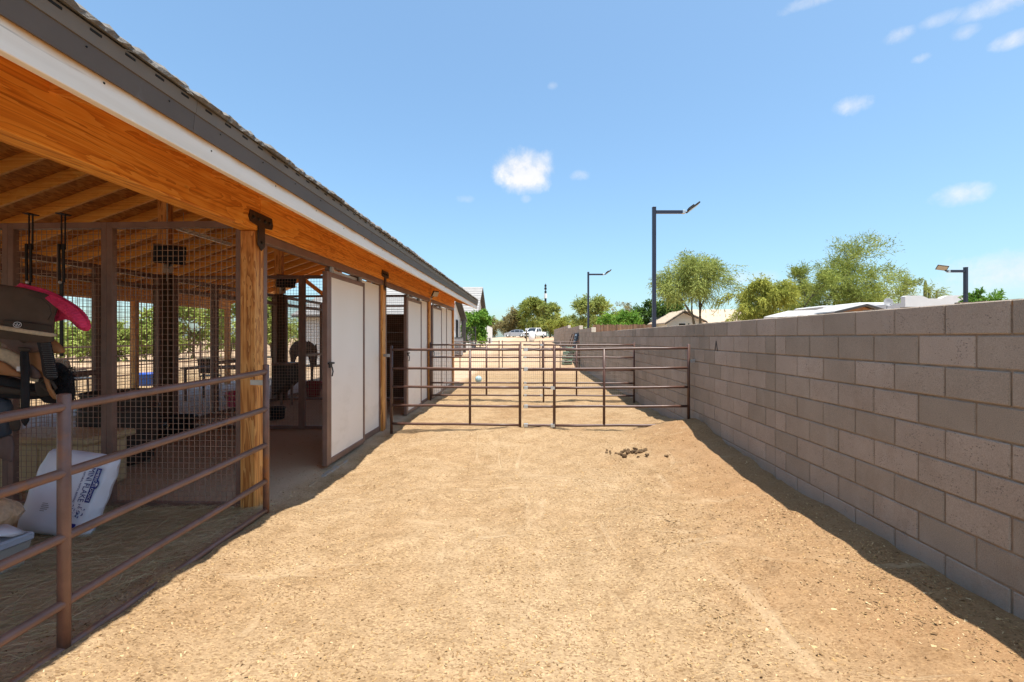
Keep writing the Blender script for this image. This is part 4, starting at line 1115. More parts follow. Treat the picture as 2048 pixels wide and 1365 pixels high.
sp_([(56, 728), (72, 736), (84, 752), (76, 758), (60, 752)], 3.46, 0.018, 'fender_tab', 'mauve')
sp_([(104, 678), (120, 688), (131, 702), (126, 707), (106, 704), (96, 690)], 3.60, 0.05, 'cantle', 'tan')
sp_([(88, 742), (94, 744), (104, 776), (117, 796), (110, 798), (98, 780)], 3.46, 0.014, 'stirrup_strap', 'tan', 2, 0.003)
st = MB(); loop = [at(px, py, 3.47) for px, py in ((84, 766), (94, 757), (104, 764), (113, 778), (108, 782), (92, 780), (84, 772), (84, 766))]
rb(st.tube(loop, 0.010, 7), 'stirrup', 'brownpad2', sd, s0, True)
sp_([(78, 672), (98, 674), (106, 700), (116, 750), (110, 759), (98, 758), (90, 744), (84, 704)], 3.43, 0.022, 'girth', 'blackcloth', 3, 0.008)
# woven texture of the girth
gw = MB(); 
for k in range(20):
    f_ = k / 19; xl, xr = 79 + 15 * f_, 99 + 16 * f_; y_ = 676 + 78 * f_
    for q in range(6):
        px = xl + (xr - xl) * (q + (0.5 if k % 2 else 0)) / 6 + 1; p = at(px, y_, 3.405); gw.box((p.x - .004, p.y - .003, p.z - .003), (p.x + .004, p.y + .002, p.z + .003))
o = rb(gw, 'girth_weave', 'weave', sd, s0); o['kind'] = 'stuff'
sp_([(43, 704), (58, 706), (60, 760), (59, 842), (45, 842), (45, 760)], 3.42, 0.012, 'latigo_strap', 'blackcloth', 2, 0.003)
sp_([(40, 694), (60, 697), (60, 703), (41, 702)], 3.415, 0.012, 'strap_keeper', 'brownpad2', 2, 0.003)
q = at(38, 738, 3.44); lb = MB().bbox((q.x - .016, q.y - .004, q.z - .018), (q.x + .016, q.y, q.z + .018), 0.001); o = rb(lb, 'label_tag', 'print_white', sd, s0); o.rotation_euler = (0, 0, 0)
# second, black saddle pad with shaggy cinch
bs = thing('saddle', 'black saddle low on the rack with a shaggy black cinch', 'saddle', tuple(at(50, 780, 3.62))); s1 = bs.location.copy()
def sq_(pts, d, th, name, mat, n=3, ins=0.014): return rb(slab(smoothpoly(pts, n), d, th, ins), name, mat, bs, s1, True)
sq_([(-60, 735), (20, 752), (60, 766), (90, 772), (96, 790), (80, 798), (20, 796), (-60, 800)], 3.62, 0.06, 'skirt', 'blackcloth')
sq_([(-60, 765), (30, 776), (84, 786), (78, 792), (20, 788), (-60, 782)], 3.555, 0.02, 'skirt_edge', 'brownpad2')
sq_([(76, 762), (96, 756), (104, 776), (98, 792), (80, 790)], 3.54, 0.03, 'fender', 'brownpad2')
sq_([(112, 728), (128, 730), (142, 745), (150, 765), (148, 800), (120, 806), (96, 800), (110, 770)], 3.66, 0.07, 'cinch', 'blackcloth', 3, 0.02)
sq_([(-40, 800), (22, 800), (24, 850), (18, 872), (-40, 876)], 3.60, 0.05, 'fender', 'slate', 3)
sq_([(24, 828), (36, 826), (42, 850), (36, 862), (28, 856)], 3.58, 0.03, 'stirrup', 'brownpad2', 3, .006)
sq_([(-2, 878), (26, 872), (28, 918), (20, 922), (-2, 910)], 3.60, 0.02, 'cloth_tail', 'mauve', 3, .006)
# shaggy fibres of the cinch
r = np.random.RandomState(4); n = 900
px = r.uniform(108, 150, n); py = r.uniform(732, 802, n)
c = np.array([at(a, b, 3.57) for a, b in zip(px, py)]) - np.array(s1)
d = np.stack([r.normal(.3, .5, n), r.normal(-.3, .5, n), r.normal(-.8, .4, n)], 1) * 0.018; s = np.stack([r.normal(0, 1, n), r.normal(0, 1, n), r.normal(0, 1, n)], 1) * 0.0016
o = link(bpy.data.objects.new('cinch_fibres', quads_mesh('cinch_fibres', np.stack([c - s, c + s, c + d + s, c + d - s], 1).reshape(-1, 3), MAT['blackcloth'])), bs); o['kind'] = 'stuff'

# ------------------------------------------------------------------ sacks and tote on the floor
def pillow(w_, h_, t_, seed, nx_=26, nz_=26, p=5, wr=0.006):
    """flat-faced stuffed sack standing in x-z, thickness along y"""
    r_ = random.Random(seed); ph = [r_.uniform(0, 6.28) for _ in range(8)]
    vs = []; fs = []
    def prof(u, v):
        e = (1 - abs(u) ** p) * (1 - abs(v) ** p)
        return max(e, 0) ** 0.5
    for side in (-1, 1):
        for j in range(nz_ + 1):
            for i in range(nx_ + 1):
                u = -1 + 2 * i / nx_; v = -1 + 2 * j / nz_
                u2 = math.copysign(abs(u) ** 0.9, u); v2 = math.copysign(abs(v) ** .9, v)
                rnd = 1 - 0.05 * (abs(u2) ** 4) * (abs(v2) ** 4)
                edge = max(abs(u), abs(v)) ** 6
                wv = wr * edge * (math.sin(11 * u + ph[0]) + math.sin(13 * v + ph[1] + 5 * u)) + wr * 0.35 * math.sin(5 * u + 4 * v + ph[2]) * (1 if side < 0 else 0.6)
                vs.append((u2 * w_ / 2 * rnd, side * (t_ / 2 * prof(u, v)) + wv * (1 if side < 0 else 1), v2 * h_ / 2 * rnd))
    N = (nx_ + 1) * (nz_ + 1)
    for sd_ in range(2):
        for j in range(nz_):
            for i in range(nx_):
                a = sd_ * N + j * (nx_ + 1) + i; fs.append((a, a + 1, a + nx_ + 2, a + nx_ + 1))
    bm = bmesh.new(); bv = [bm.verts.new(v) for v in vs]
    for f in fs: bm.faces.new([bv[i] for i in f])
    bmesh.ops.remove_doubles(bm, verts=bm.verts, dist=0.0005); bm.verts.index_update()
    m = MB().add([v.co[:] for v in bm.verts], [[v.index for v in f.verts] for f in bm.faces]); bm.free()
    return m
sk = thing('shavings_sack', 'white plastic sack printed MINI FLAKE leaning on the mesh panel', 'sack', (-3.80, 3.50, gz(-3.80, 3.5)), 0)
sk.rotation_euler = (R(-17), R(9), R(6))
body = pillow(0.57, 0.66, 0.20, 3, wr=0.009); body.v = [(a, b, c + 0.335) for a, b, c in body.v]; body.build('sack_body', 'bag', sk, True)
yf = -0.1045
def on_bag(x, z, rot=0.0, dy=0.0): return Matrix.Translation((x, yf - dy, z)) @ Matrix.Rotation(R(90), 4, 'X') @ Matrix.Rotation(rot, 4, 'Z')
band = MB().box((0.198, yf + 0.002, 0.29), (0.235, yf - 0.0012, 0.555)).build('brand_band', 'navy', sk)
text("AMERICA'S CHOICE", 0.03, 'print_white', sk, on_bag(0.2165, 0.422, R(-90), 0.0013), 'lettering', width=0.245)
n = 20; MB().prism([(0.233 + 0.020 * max(math.cos(2 * math.pi * k / n), -.1), yf + .002, 0.43 + 0.036 * math.sin(2 * math.pi * k / n)) for k in range(n)], (0, -0.0035, 0)).build('brand_crest', 'navy', sk)
MB().prism([(0.239 + q_[0]*.7, yf - .0016, 0.43 + q_[1]) for q_ in ((0, .02), (.005, .006), (.015, 0), (.005, -.006), (0, -.02), (-.005, -.006), (-.015, 0), (-.005, .006))], (0, -0.0012, 0)).build('crest_star', 'print_white', sk)
text('MINI FLAKE', 0.062, 'navy', sk, on_bag(0.164, 0.422, R(-90), 0.0), 'lettering', width=0.262)
text('ALL NATURAL ANIMAL BEDDING', 0.02, 'navy', sk, on_bag(0.116, 0.415, R(-90), 0.0), 'lettering', width=0.27)
# small printed square, horse-and-foliage drawing, lower navy block
fm = MB()
for (x0, z0, x1, z1) in ((.175, .575, .215, .579), (.175, .611, .215, .615), (.175, .579, .179, .611), (.211, .579, .215, .611), (.186, .586, .204, .604)): fm.box((x0, yf + .001, z0), (x1, yf - .001, z1))
fm.build('printed_mark', 'navy', sk)
em2 = MB(); rr = random.Random(8)
for k in range(46):
    a = rr.random() * 6.28; q_ = rr.random() ** .5; x, z = 0.165 + 0.06 * q_ * math.cos(a), 0.215 + 0.055 * q_ * math.sin(a); ln = rr.uniform(.006, .022); b_2 = rr.random() * 6.28
    dx, dz = ln * math.cos(b_2) / 2, ln * math.sin(b_2) / 2; wv = rr.uniform(.0015, .004)
    em2.prism([(x - dx, yf + .001, z - dz), (x + wv, yf + .001, z - wv), (x + dx, yf + .001, z + dz), (x - wv, yf + .001, z + wv)], (0, -0.002, 0))
em2.build('printed_drawing', 'navy', sk)
bq = MB().box((0.10, yf + .006, 0.055), (0.195, yf - .001, 0.125)); bq.build('printed_block', 'navy', sk)
fq = MB()
for k in range(5): fq.box((-0.10, yf + .001, 0.19 + k * .014), (-0.10 + rr.uniform(.03, .06), yf - .0008, 0.194 + k * .014))
fq.build('small_print', 'ac', sk)

tc0 = at(8, 1110, 2.95); tz = gz(-3.5, 2.9)
tt = thing('storage_tote', 'grey plastic storage tote with lettered lid under the shavings sack', 'storage box', (-3.84, 2.86, tz), R(-4))
MB().add([(-.34, -.21, 0), (.30, -.21, 0), (.30, .21, 0), (-.34, .21, 0), (-.36, -.23, .17), (.335, -.23, .17), (.335, .23, .17), (-.36, .23, .17)], [(0, 3, 2, 1), (4, 5, 6, 7), (0, 1, 5, 4), (1, 2, 6, 5), (2, 3, 7, 6), (3, 0, 4, 7)]).build('tub', 'tote', tt)
ld = MB().bbox((-.375, -.245, .171), (.35, .245, .228), 0.012).build('lid', 'tote_lid', tt)
text('TRACTION', 0.034, 'print_black', tt, Matrix.Translation((.215, -.2456, .200)) @ Matrix.Rotation(R(90), 4, 'X'), 'lettering', width=0.19)
MB().box((.05, -.2465, .185), (.105, -.2445, .216)).build('red_logo', 'print_red', tt)
cs = thing('clear_sack', 'clear plastic sack of wood shavings lying on the tote', 'sack', (-3.90, 2.92, tz + 0.228), R(10))
cb = pillow(0.62, 0.42, 0.30, 6, 22, 22, 3, 0.012); cb.v = [(a, c, b + 0.115 if b > -.115 else 0.0) for a, b, c in cb.v]; cb.build('sack_body', 'shavings', cs, True)
MB().prism([(0.26, -.10, 0.05), (0.30, -.08, 0.10), (0.40, -.12, 0.055), (0.42, -.06, 0.02), (0.33, -.03, 0.03)], (0.02, 0.10, -0.012), 0.01).build('tied_end', 'bag', cs, True)

# ------------------------------------------------------------------ things inside the stalls
def tub(x, y, rr_, h, label, mat='rubber', name='feed_tub', cat='tub', hang=0.0, handles=True, taper=0.88):
    t = thing(name, label, cat, (x, y, gz(x, y) + hang if hang else gz(x, y)), random.uniform(-.4, .4))
    MB().lathe([(rr_ * taper * .9, 0), (rr_ * taper, 0.01), (rr_ * .97, h * .92), (rr_ * 1.04, h * .94), (rr_ * 1.04, h), (rr_ * .95, h), (rr_ * taper * .95, 0.035), (0.01, 0.03)], 26).build('bowl', mat, t, True)
    if handles:
        for s_ in (-1, 1):
            a = s_ * R(90) - R(20)
            pts = [(rr_ * 1.0 * math.cos(a + q), rr_ * 1.0 * math.sin(a + q), h * z) for q, z in ((-.2, .62), (-.2, .82), (.2, .82), (.2, .62))]
            pts = [(p[0] * k_, p[1] * k_, p[2]) for p, k_ in zip(pts, (1.0, 1.1, 1.1, 1.0))]
            MB().tube(pts, 0.013, 6).build('handle', 'cream' if mat == 'rubber' else 'black_metal', t, True)
    return t
q = at(277, 888, 6.85); tub(q.x, q.y, 0.345, 0.26, 'black rubber feed tub with tan rope handle, nearer of the pair')
q = at(346, 872, 7.55); tub(q.x, q.y, 0.33, 0.28, 'black rubber feed tub behind the other one by the ridge post')
q = at(548, 838, 8.95); tub(q.x, q.y, 0.21, 0.22, 'small black bucket tub seen through the open stall doorway')
q = at(469, 812, 10.4); tub(q.x, q.y, 0.185, 0.36, 'bright pink bucket seen left of the first timber post', 'pink', 'bucket', 'bucket', 0, True, 0.75)
q = at(627, 798, 12.3); tub(q.x, q.y, 0.22, 0.40, 'crimson bucket seen beside the open sliding door', 'maroon', 'bucket', 'bucket', 0, True, 0.75)

cbx = thing('deck_box', 'cream plastic deck box behind the mesh panel near the saddle', 'storage box', (-5.06, 4.75, gz(-5.0, 4.7)), R(-2))
MB().bbox((-.60, -.25, 0), (.52, .25, 0.50), 0.02).build('tub', 'cream', cbx)
MB().bbox((-.63, -.29, 0.501), (.60, .29, 0.575), 0.025).build('lid', 'cream', cbx)
for k in range(5): MB().box((-.5 + k * .24, -.258, .05), (-.46 + k * .24, -.2505, .46)).build('rib', 'cream', cbx)
br_ = thing('barrel', 'dark brown round barrel behind the cream deck box', 'barrel', (-5.25, 5.65, gz(-5, 5.6)))
MB().lathe([(0.30, 0), (0.35, 0.04), (0.40, 0.35), (0.41, 0.60), (0.37, 0.86), (0.385, 0.87), (0.385, 0.91), (0.34, 0.91), (0.33, 0.86), (0.02, 0.85)], 24).build('drum', 'brownpad2', br_, True)
for z in (0.2, 0.7): MB().lathe([(0.40, z - .02), (0.418, z - .015), (0.418, z + .015), (0.40, z + .02)], 24).build('hoop', 'bronze', br_, True)
# hay feeder standing in the second stall
hf = thing('hay_feeder', 'dark brown wall hay feeder in the second stall', 'feeder', (-5.72, 10.55, 0))
MB().prism([(-.17, -.3, 0.28), (.14, -.3, 0.55), (.14, -.3, 0.98), (-.17, -.3, 0.98)], (0, .6, 0)).build('hopper', 'brownpad2', hf)
MB().bbox((-.19, -.33, 0.981), (.16, .33, 1.02), 0.006).build('rim', 'steel', hf)
for x in (-.13, .12): MB().box((x - .02, -.02, -.05), (x + .02, .02, .5)).build('leg', 'steel', hf)

# ------------------------------------------------------------------ horse
def horse(label, loc, rz):
    t = thing('horse', label, 'horse', loc, rz)
    # facing +x; joints: (pos, radius)
    J = {'pelvis': ((-.62, 0, 1.30), .25), 'loin': ((-.30, 0, 1.27), .27), 'barrel': ((.05, 0, 1.20), .30), 'chest': ((.42, 0, 1.22), .28), 'breast': ((.62, 0, 1.25), .22),
         'neck1': ((.82, 0, 1.28), .17), 'neck2': ((1.06, 0, 1.24), .125), 'poll': ((1.28, 0, 1.18), .10), 'cheek': ((1.35, 0, 1.04), .105), 'nose': ((1.40, 0, .76), .065), 'muzzle': ((1.42, 0, .64), .06),
         'rump': ((-.82, 0, 1.22), .17)}
    E = [('pelvis', 'loin'), ('loin', 'barrel'), ('barrel', 'chest'), ('chest', 'breast'), ('breast', 'neck1'), ('neck1', 'neck2'), ('neck2', 'poll'), ('poll', 'cheek'), ('cheek', 'nose'), ('nose', 'muzzle'), ('pelvis', 'rump')]
    for s_, nm in ((1, 'l'), (-1, 'r')):
        o_ = 0.05 * s_
        for k, p, r_ in (('sh', (.50, .15 * s_, 1.02), .13), ('el', (.48, .16 * s_, .84), .085), ('kn', (.52 + o_, .16 * s_, .50), .052), ('fe', (.51 + o_, .16 * s_, .14), .036), ('ho', (.55 + o_, .16 * s_, .03), .052),
                         ('st', (-.58, .16 * s_, 1.00), .15), ('sf', (-.52, .17 * s_, .80), .10), ('hk', (-.80 - o_, .17 * s_, .54), .058), ('ff', (-.78 - o_, .17 * s_, .15), .040), ('hh', (-.74 - o_, .17 * s_, .03), .054)):
            J[k + nm] = (p, r_)
        E += [('chest', 'sh' + nm), ('sh' + nm, 'el' + nm), ('el' + nm, 'kn' + nm), ('kn' + nm, 'fe' + nm), ('fe' + nm, 'ho' + nm), ('pelvis', 'st' + nm), ('st' + nm, 'sf' + nm), ('sf' + nm, 'hk' + nm), ('hk' + nm, 'ff' + nm), ('ff' + nm, 'hh' + nm)]
        J['ea' + nm] = ((1.30, .06 * s_, 1.29), .032); J['et' + nm] = ((1.33, .065 * s_, 1.37), .012); E += [('poll', 'ea' + nm), ('ea' + nm, 'et' + nm)]
    ks = list(J); me = bpy.data.meshes.new('horse_body'); me.from_pydata([J[k][0] for k in ks], [(ks.index(a), ks.index(b)) for a, b in E], [])
    o = bpy.data.objects.new('horse_body', me); COL.objects.link(o)
    md = o.modifiers.new('skin', 'SKIN'); md.use_smooth_shade = True
    for i, k in enumerate(ks): me.skin_vertices[0].data[i].radius = (J[k][1], J[k][1])
    me.skin_vertices[0].data[ks.index('pelvis')].use_root = True
    o.modifiers.new('sub', 'SUBSURF').levels = 1
    dg = bpy.context.evaluated_depsgraph_get(); m2 = bpy.data.meshes.new_from_object(o.evaluated_get(dg)); bpy.data.objects.remove(o)
    m2.materials.clear(); m2.materials.append(MAT['horse']); m2.polygons.foreach_set('use_smooth', [True] * len(m2.polygons))
    link(bpy.data.objects.new('body', m2), t)
    MB().tube([(-.98, 0, 1.30), (-1.08, 0, 1.15), (-1.10, 0, .85), (-1.06, 0, .55)], [.03, .06, .07, .015], 8).build('tail', 'horse', t, True)
    mn = MB(); rr_ = random.Random(2)
    for k in range(26):
        f_ = k / 25; x = .66 + .60 * f_; z = 1.46 - .20 * f_
        mn.tube([(x, .0, z), (x - .01, .10, z - .06), (x + rr_.uniform(-.02, .02), .14, z - .22)], [.02, .018, .004], 5)
    mn.build('mane', 'horse', t, True)
    hl = MB()
    hl.tube([(1.42, .075, .90), (1.46, 0, .90), (1.42, -.075, .90), (1.32, -.06, .88), (1.32, .06, .88), (1.42, .075, .90)], .012, 6)
    for q_ in (1, -1): hl.tube([(1.42, .08 * q_, .90), (1.30, .105 * q_, 1.16)], .012, 6)
    hl.tube([(1.30, .105, 1.16), (1.22, 0, 1.29), (1.30, -.105, 1.16)], .012, 6)
    hl.build('halter', 'slate', t, True)
    ey = MB()
    for s_ in (-1, 1): ey.lathe([(0.004, -.018), (0.018, -.008), (0.02, 0), (0.018, .008), (0.004, .018)], 8, (1.39, .088 * s_, 1.06))
    ey.build('eyes', 'glass', t, True)
    return t
hq = at(629, 700, 15.0)
horse('black horse behind the stall mesh with its haltered head lowered to the right', (hq.x - 1.38 * math.cos(R(-48)), hq.y - 1.38 * math.sin(R(-48)), 0.03), R(-48))

# ------------------------------------------------------------------ yard seen through the shed: fence, seats, table, blue tub
def chair(label, loc, rz, group):
    t = thing('patio_chair', label, 'chair', loc, rz, group)
    MB().bbox((-.24, -.24, .42), (.24, .24, .455), .01).build('seat', 'black_metal', t)
    MB().prism([(-.23, .22, .52), (.23, .22, .52), (.24, .30, .95), (-.24, .30, .95)], (0, .03, 0)).build('backrest', 'brownpad2', t)
    for x in (-.22, .22):
        for y in (-.21, .21): MB().tube([(x, y, 0), (x * .95, y * .95, .42)], .016, 6).build('leg', 'black_metal', t)
        MB().tube([(x, .22, .42), (x, .25, .62), (x, -.16, .64), (x, -.2, .44)], .014, 6).build('armrest', 'black_metal', t)
    return t
q = at(421, 760, 13.6); chair('dark patio chair with square back right of the ridge post', (q.x, q.y, 0.04), R(200), 'dark chairs in the far half of the shed')
q = at(163, 770, 12.6); chair('dark patio chair seen beneath the pink pad', (q.x, q.y, 0.04), R(150), 'dark chairs in the far half of the shed')
q = at(148, 770, 13.2); chair('dark patio chair farther left behind the saddle', (q.x, q.y, 0.04), R(170), 'dark chairs in the far half of the shed')
q = at(440, 740, 11.6); tb = thing('table', 'dark metal table behind the ridge line mesh', 'table', (q.x, q.y, 0.035))
MB().bbox((-.75, -.4, .80), (.75, .4, .84), .01).build('tabletop', 'brownpad2', tb)
for x in (-.66, .66):
    for y in (-.32, .32): MB().box((x - .025, y - .025, 0), (x + .025, y + .025, .80)).build('leg', 'black_metal', tb)
q = at(300, 772, 15.2); tub(q.x, q.y, 0.42, 0.40, 'bright blue water tub out in the yard behind the shed', 'blue', 'water_tub', 'tub', 0, False)
yf_ = thing('yard_fence', 'brown pipe fence across the yard behind the shed', 'fence', (-14.5, 4, 0))
for z in (1.30, .95, .60, .25): MB().tube([(0, -6, z), (0, 18, z)], .024, 8).build('rail', 'pipe_dark', yf_)
for k in range(11): MB().tube([(0, -6 + 2.4 * k, -.1), (0, -6 + 2.4 * k, 1.40)], .035, 8).build('post', 'pipe_dark', yf_)

# ------------------------------------------------------------------ lamp posts
def lamp_post(label, base, h, arm, side, s=1.0):
    t = thing('lamp_post', label, 'lamp post', base, TH, 'navy lamp posts behind the block wall')
    MB().bbox((-.05, -.05, -.3), (.05, .05, h), .006).build('pole', 'lamp_pole', t)
    MB().bbox((-.054, -.054, h), (.054, .054, h + .02), .006).build('cap', 'lamp_pole', t)
    x0, x1 = (.051, arm) if side > 0 else (-arm, -.051)
    MB().bbox((x0, -.04, h - .17), (x1, .04, h - .08), .005).build('arm', 'lamp_pole', t)
    e = side * arm
    MB().bbox((e - .04, -.045, h - .175), (e + .04, .045, h - .075), .005).build('arm_end', 'galv', t)
    MB().tube([(e + side * .03, 0, h - .13), (e + side * .10, 0, h - .12), (e + side * .14, 0, h - .05)], .022, 7).build('knuckle', 'black_metal', t)
    hd = MB().bbox((-.20, -.15, -.022), (.20, .15, .022), .012).bbox((-.14, -.10, .0221), (.04, .10, .06), .008).build('lamp_head', 'black_metal', t)
    hd.location = (e + side * .27, 0, h + .01); hd.rotation_euler = (R(0), -side * R(36), 0)
    if side < 0: hd.rotation_euler = (R(-38), R(14), R(-30))
    else: hd.rotation_euler = (R(-6), -R(36), 0)
    MB().box((-.175, -.125, -.028), (.175, .125, -.0225)).build('lens', 'lens', hd)
    if side < 0: hd.scale = (.8, .8, .8); hd.location = (e + side * .23, 0, h + .0)
    return t
def post_at(px, ytop, d, arm, side, label):
    p = at(px, 655, d); g = gz(p.x, p.y); h = at(px, ytop, d).z - g
    lamp_post(label, (p.x, p.y, g), h, arm, side)
post_at(1308, 416, 13.2, 0.86, 1, 'tall navy lamp post with arm to the right, nearest to the wall corner')
post_at(1176.5, 545, 25.8, 0.86, 1, 'distant navy lamp post with arm to the right beyond the wall steps')
post_at(1931, 536, 16.5, 0.62, -1, 'short navy lamp post with arm to the left above the wall')

# ------------------------------------------------------------------ trees
def tube_tree(mb, p, d, length, rad, depth, tips, rr, spread, up):
    n = 3; pts = [p]; rads = [rad]
    for k in range(n):
        d = (d + Vector((rr.gauss(0, .16), rr.gauss(0, .16), rr.gauss(0, .10) + up * .08))).normalized()
        p = p + d * length / n; pts.append(p); rads.append(rad * (1 - .38 * (k + 1) / n))
    mb.tube(pts, rads, 6 if depth > 1 else 4, False)
    if depth <= 1: tips += [pts[-2], pts[-1]]
    if depth == 0: return
    for b in range(rr.choice([2, 3]) if depth > 1 else 3):
        a = rr.random() * 6.283; q = Vector((math.cos(a), math.sin(a), 0)); nd = (d + q * spread * rr.uniform(.6, 1.25) + Vector((0, 0, up * .2))).normalized()
        tube_tree(mb, p, nd, length * rr.uniform(.62, .85), rads[-1] * .8, depth - 1, tips, rr, spread, up)

def tree(label, base, H, Wd, leaf, seed, n_leaf=7000, clusters=60, trunk=0.25, droop=0.4, ll=(.10, .22), lw=(.02, .05), name='tree', cat='tree', bark='bark', crown_lo=0.25, gap=0.5, group=None, D=None, csize=0.11, stems=1):
    rr = random.Random(seed); r = np.random.RandomState(seed); D = D or Wd
    n_leaf = int(n_leaf * 3.0); clusters = int(clusters * 1.25)
    t = thing(name, label, cat, tuple(base), 0, group)
    mb = MB(); tips = []
    if trunk > 0:
        for s_ in range(stems):
            a = 6.283 * s_ / stems + rr.random(); lean = .12 if stems == 1 else .55
            tube_tree(mb, Vector((0, 0, -.2)), Vector((math.cos(a) * lean, math.sin(a) * lean, 1)).normalized(), H * (.34 if stems == 1 else .3), max(.03, H * .02), 3, tips, rr, .75, .5)
        v = np.array(mb.v); k = np.array([Wd / 2 * .92, D / 2 * .92, 1.0]); mx = np.abs(v[:, :2]).max(0) + 1e-6
        sx, sy, sz = min(1.6, k[0] / mx[0]), min(1.6, k[1] / mx[1]), H * .93 / v[:, 2].max()
        mb.v = [(a * sx, b * sy, c * sz) for a, b, c in mb.v]; tips = [(p.x * sx, p.y * sy, p.z * sz) for p in tips]
        mb.build('trunk', bark, t, True)
    # leaf clumps: some on the twig tips, the rest through the outer part of the crown
    C = []
    zlo = H * crown_lo; zc = (H + zlo) / 2; hz = (H - zlo) / 2
    if tips:
        for p in rr.sample(tips, min(len(tips), clusters // 2)):
            C.append(p)
    while len(C) < clusters:
        q = r.normal(0, 1, 3); q /= np.linalg.norm(q); q *= r.uniform(gap, 1.0); lump = 1 + .16 * math.sin(3 * math.atan2(q[1], q[0]) + seed) + .12 * math.sin(5 * q[2] + seed * 2)
        if q[2] < -.75: continue
        C.append((q[0] * Wd / 2 * lump * .92, q[1] * D / 2 * lump * .92, zc + q[2] * hz * .92))
    C = np.array(C); nc = len(C); ct = r.rand(nc)
    size = np.array([Wd, D, H]).mean() * csize * 1.35 * r.uniform(.65, 1.3, nc)
    per = 9; nt = max(nc, n_leaf // per); ci = r.randint(0, nc, nt)          # twigs, each carrying a row of leaves
    td = r.normal(0, 1, (nt, 3)); out = C[ci] - np.array([0, 0, zc]); out /= np.linalg.norm(out, axis=1)[:, None] + 1e-6
    td = td / (np.linalg.norm(td, axis=1)[:, None] + 1e-9) + 0.75 * out; td[:, 2] += .25 - .35 * droop; td /= np.linalg.norm(td, axis=1)[:, None] + 1e-9
    tl = size[ci] * r.uniform(.5, 1.15, nt); base_ = C[ci] + r.normal(0, 1, (nt, 3)).clip(-1.5, 1.5) * size[ci][:, None] * .28
    ti = np.repeat(np.arange(nt), per); u = r.rand(len(ti)); N_ = len(ti)
    P = base_[ti] + td[ti] * (u * tl[ti])[:, None]; P[:, 2] -= droop * 0.55 * (u ** 2) * tl[ti]
    P[:, 2] = np.clip(P[:, 2], .05, None)
    d = td[ti] + r.normal(0, .45, (N_, 3)); d[:, 2] -= droop * 1.1 * u; d /= np.linalg.norm(d, axis=1)[:, None]
    s = np.cross(d, r.normal(0, 1, (N_, 3))); s /= np.linalg.norm(s, axis=1)[:, None] + 1e-9
    l = r.uniform(*ll, N_)[:, None]; w_ = r.uniform(*lw, N_)[:, None] * 1.25
    V_ = np.stack([P - d * l / 2, P + s * w_ / 2, P + d * l / 2, P - s * w_ / 2], 1).reshape(-1, 3)
    tint = np.clip(.45 * ct[ci[ti]] + .25 * r.rand(nt)[ti] + .3 * r.rand(N_), 0, 1)
    link(bpy.data.objects.new('crown', quads_mesh('crown', V_, LEAF[leaf], tint)), t)
    return t
def tree_at(px0, px1, ytop, d, label, leaf, seed, **kw):
    a, b = at(px0, ytop, d), at(px1, ytop, d); c = (a + b) / 2; g = gz(c.x, c.y)
    return tree(label, (c.x, c.y, g), (c.z - g) * 1.10, (b - a).length * 1.08, leaf, seed, **kw)

tree_at(1322, 1472, 527, 40, 'spreading palo verde tree with forked trunk right of the tall lamp post', 'palo', 11, n_leaf=17000, clusters=85, crown_lo=.46, gap=.35, droop=.7, bark='bark', ll=(.12, .30), stems=2)
tree_at(1452, 1562, 570, 37, 'dense drooping yellow green tree behind the wall', 'yellow', 12, n_leaf=15000, clusters=70, crown_lo=.15, droop=1.0, ll=(.12, .32), gap=.3)
tree_at(1555, 1648, 545, 42, 'mid green mesquite between the yellow tree and the tall tree', 'mesq', 13, n_leaf=9000, clusters=45, crown_lo=.2, gap=.3)
tree_at(1632, 1800, 492, 44, 'tallest open crowned green tree above the grey roof', 'mesq', 14, n_leaf=15000, clusters=95, crown_lo=.16, gap=.2, csize=.09, bark='bark_green', ll=(.12, .28))
tree_at(1740, 1846, 556, 43, 'sparse low tree with a long bare bough beside the saguaro', 'palo', 15, n_leaf=3800, clusters=34, crown_lo=.45, gap=.3, csize=.08, bark='bark_green')
tree_at(1935, 1998, 584, 28, 'light green bush peeping over the wall by the short lamp post', 'bright', 16, n_leaf=5000, clusters=36, trunk=0, crown_lo=.3, name='bush', cat='bush')
tree_at(1268, 1350, 604, 52, 'dark green rounded tree behind the tall lamp post', 'dark', 17, n_leaf=11000, clusters=60, crown_lo=.1, gap=.3, ll=(.16, .34), lw=(.06, .14))
tree_at(1196, 1290, 628, 50, 'low light green bushes behind the board fence', 'bright', 18, n_leaf=6000, clusters=40, trunk=0, crown_lo=.1, name='bush', cat='bush', ll=(.12, .3), lw=(.04, .1))
tree_at(1225, 1262, 606, 60, 'thin grey twigged tree left of the dark green tree', 'dry', 19, n_leaf=1500, clusters=24, crown_lo=.4)
tree_at(1140, 1212, 604, 66, 'yellow green tree behind the far end of the block wall', 'palo', 20, n_leaf=9000, clusters=50, crown_lo=.1, gap=.3, ll=(.18, .4), lw=(.05, .1))
tree_at(1036, 1090, 604, 100, 'greenest tall tree in the far thicket left of the antenna mast', 'mesq', 21, n_leaf=9000, clusters=50, crown_lo=.08, gap=.3, ll=(.25, .5), lw=(.06, .14))
tree_at(1080, 1118, 606, 92, 'tree growing at the foot of the antenna mast', 'palo', 22, n_leaf=6000, clusters=36, crown_lo=.1, gap=.3, ll=(.25, .5), lw=(.06, .14))
tree_at(984, 1042, 626, 104, 'dry olive thicket behind the silver car', 'dry', 23, n_leaf=9000, clusters=50, crown_lo=.02, gap=.3, ll=(.25, .5), lw=(.06, .14), name='bush', cat='bush')
tree_at(990, 1210, 636, 108, 'wide olive thicket behind the white pickup', 'palo', 24, D=6, n_leaf=26000, clusters=150, crown_lo=.02, gap=.1, csize=.06, ll=(.25, .5), lw=(.06, .14))
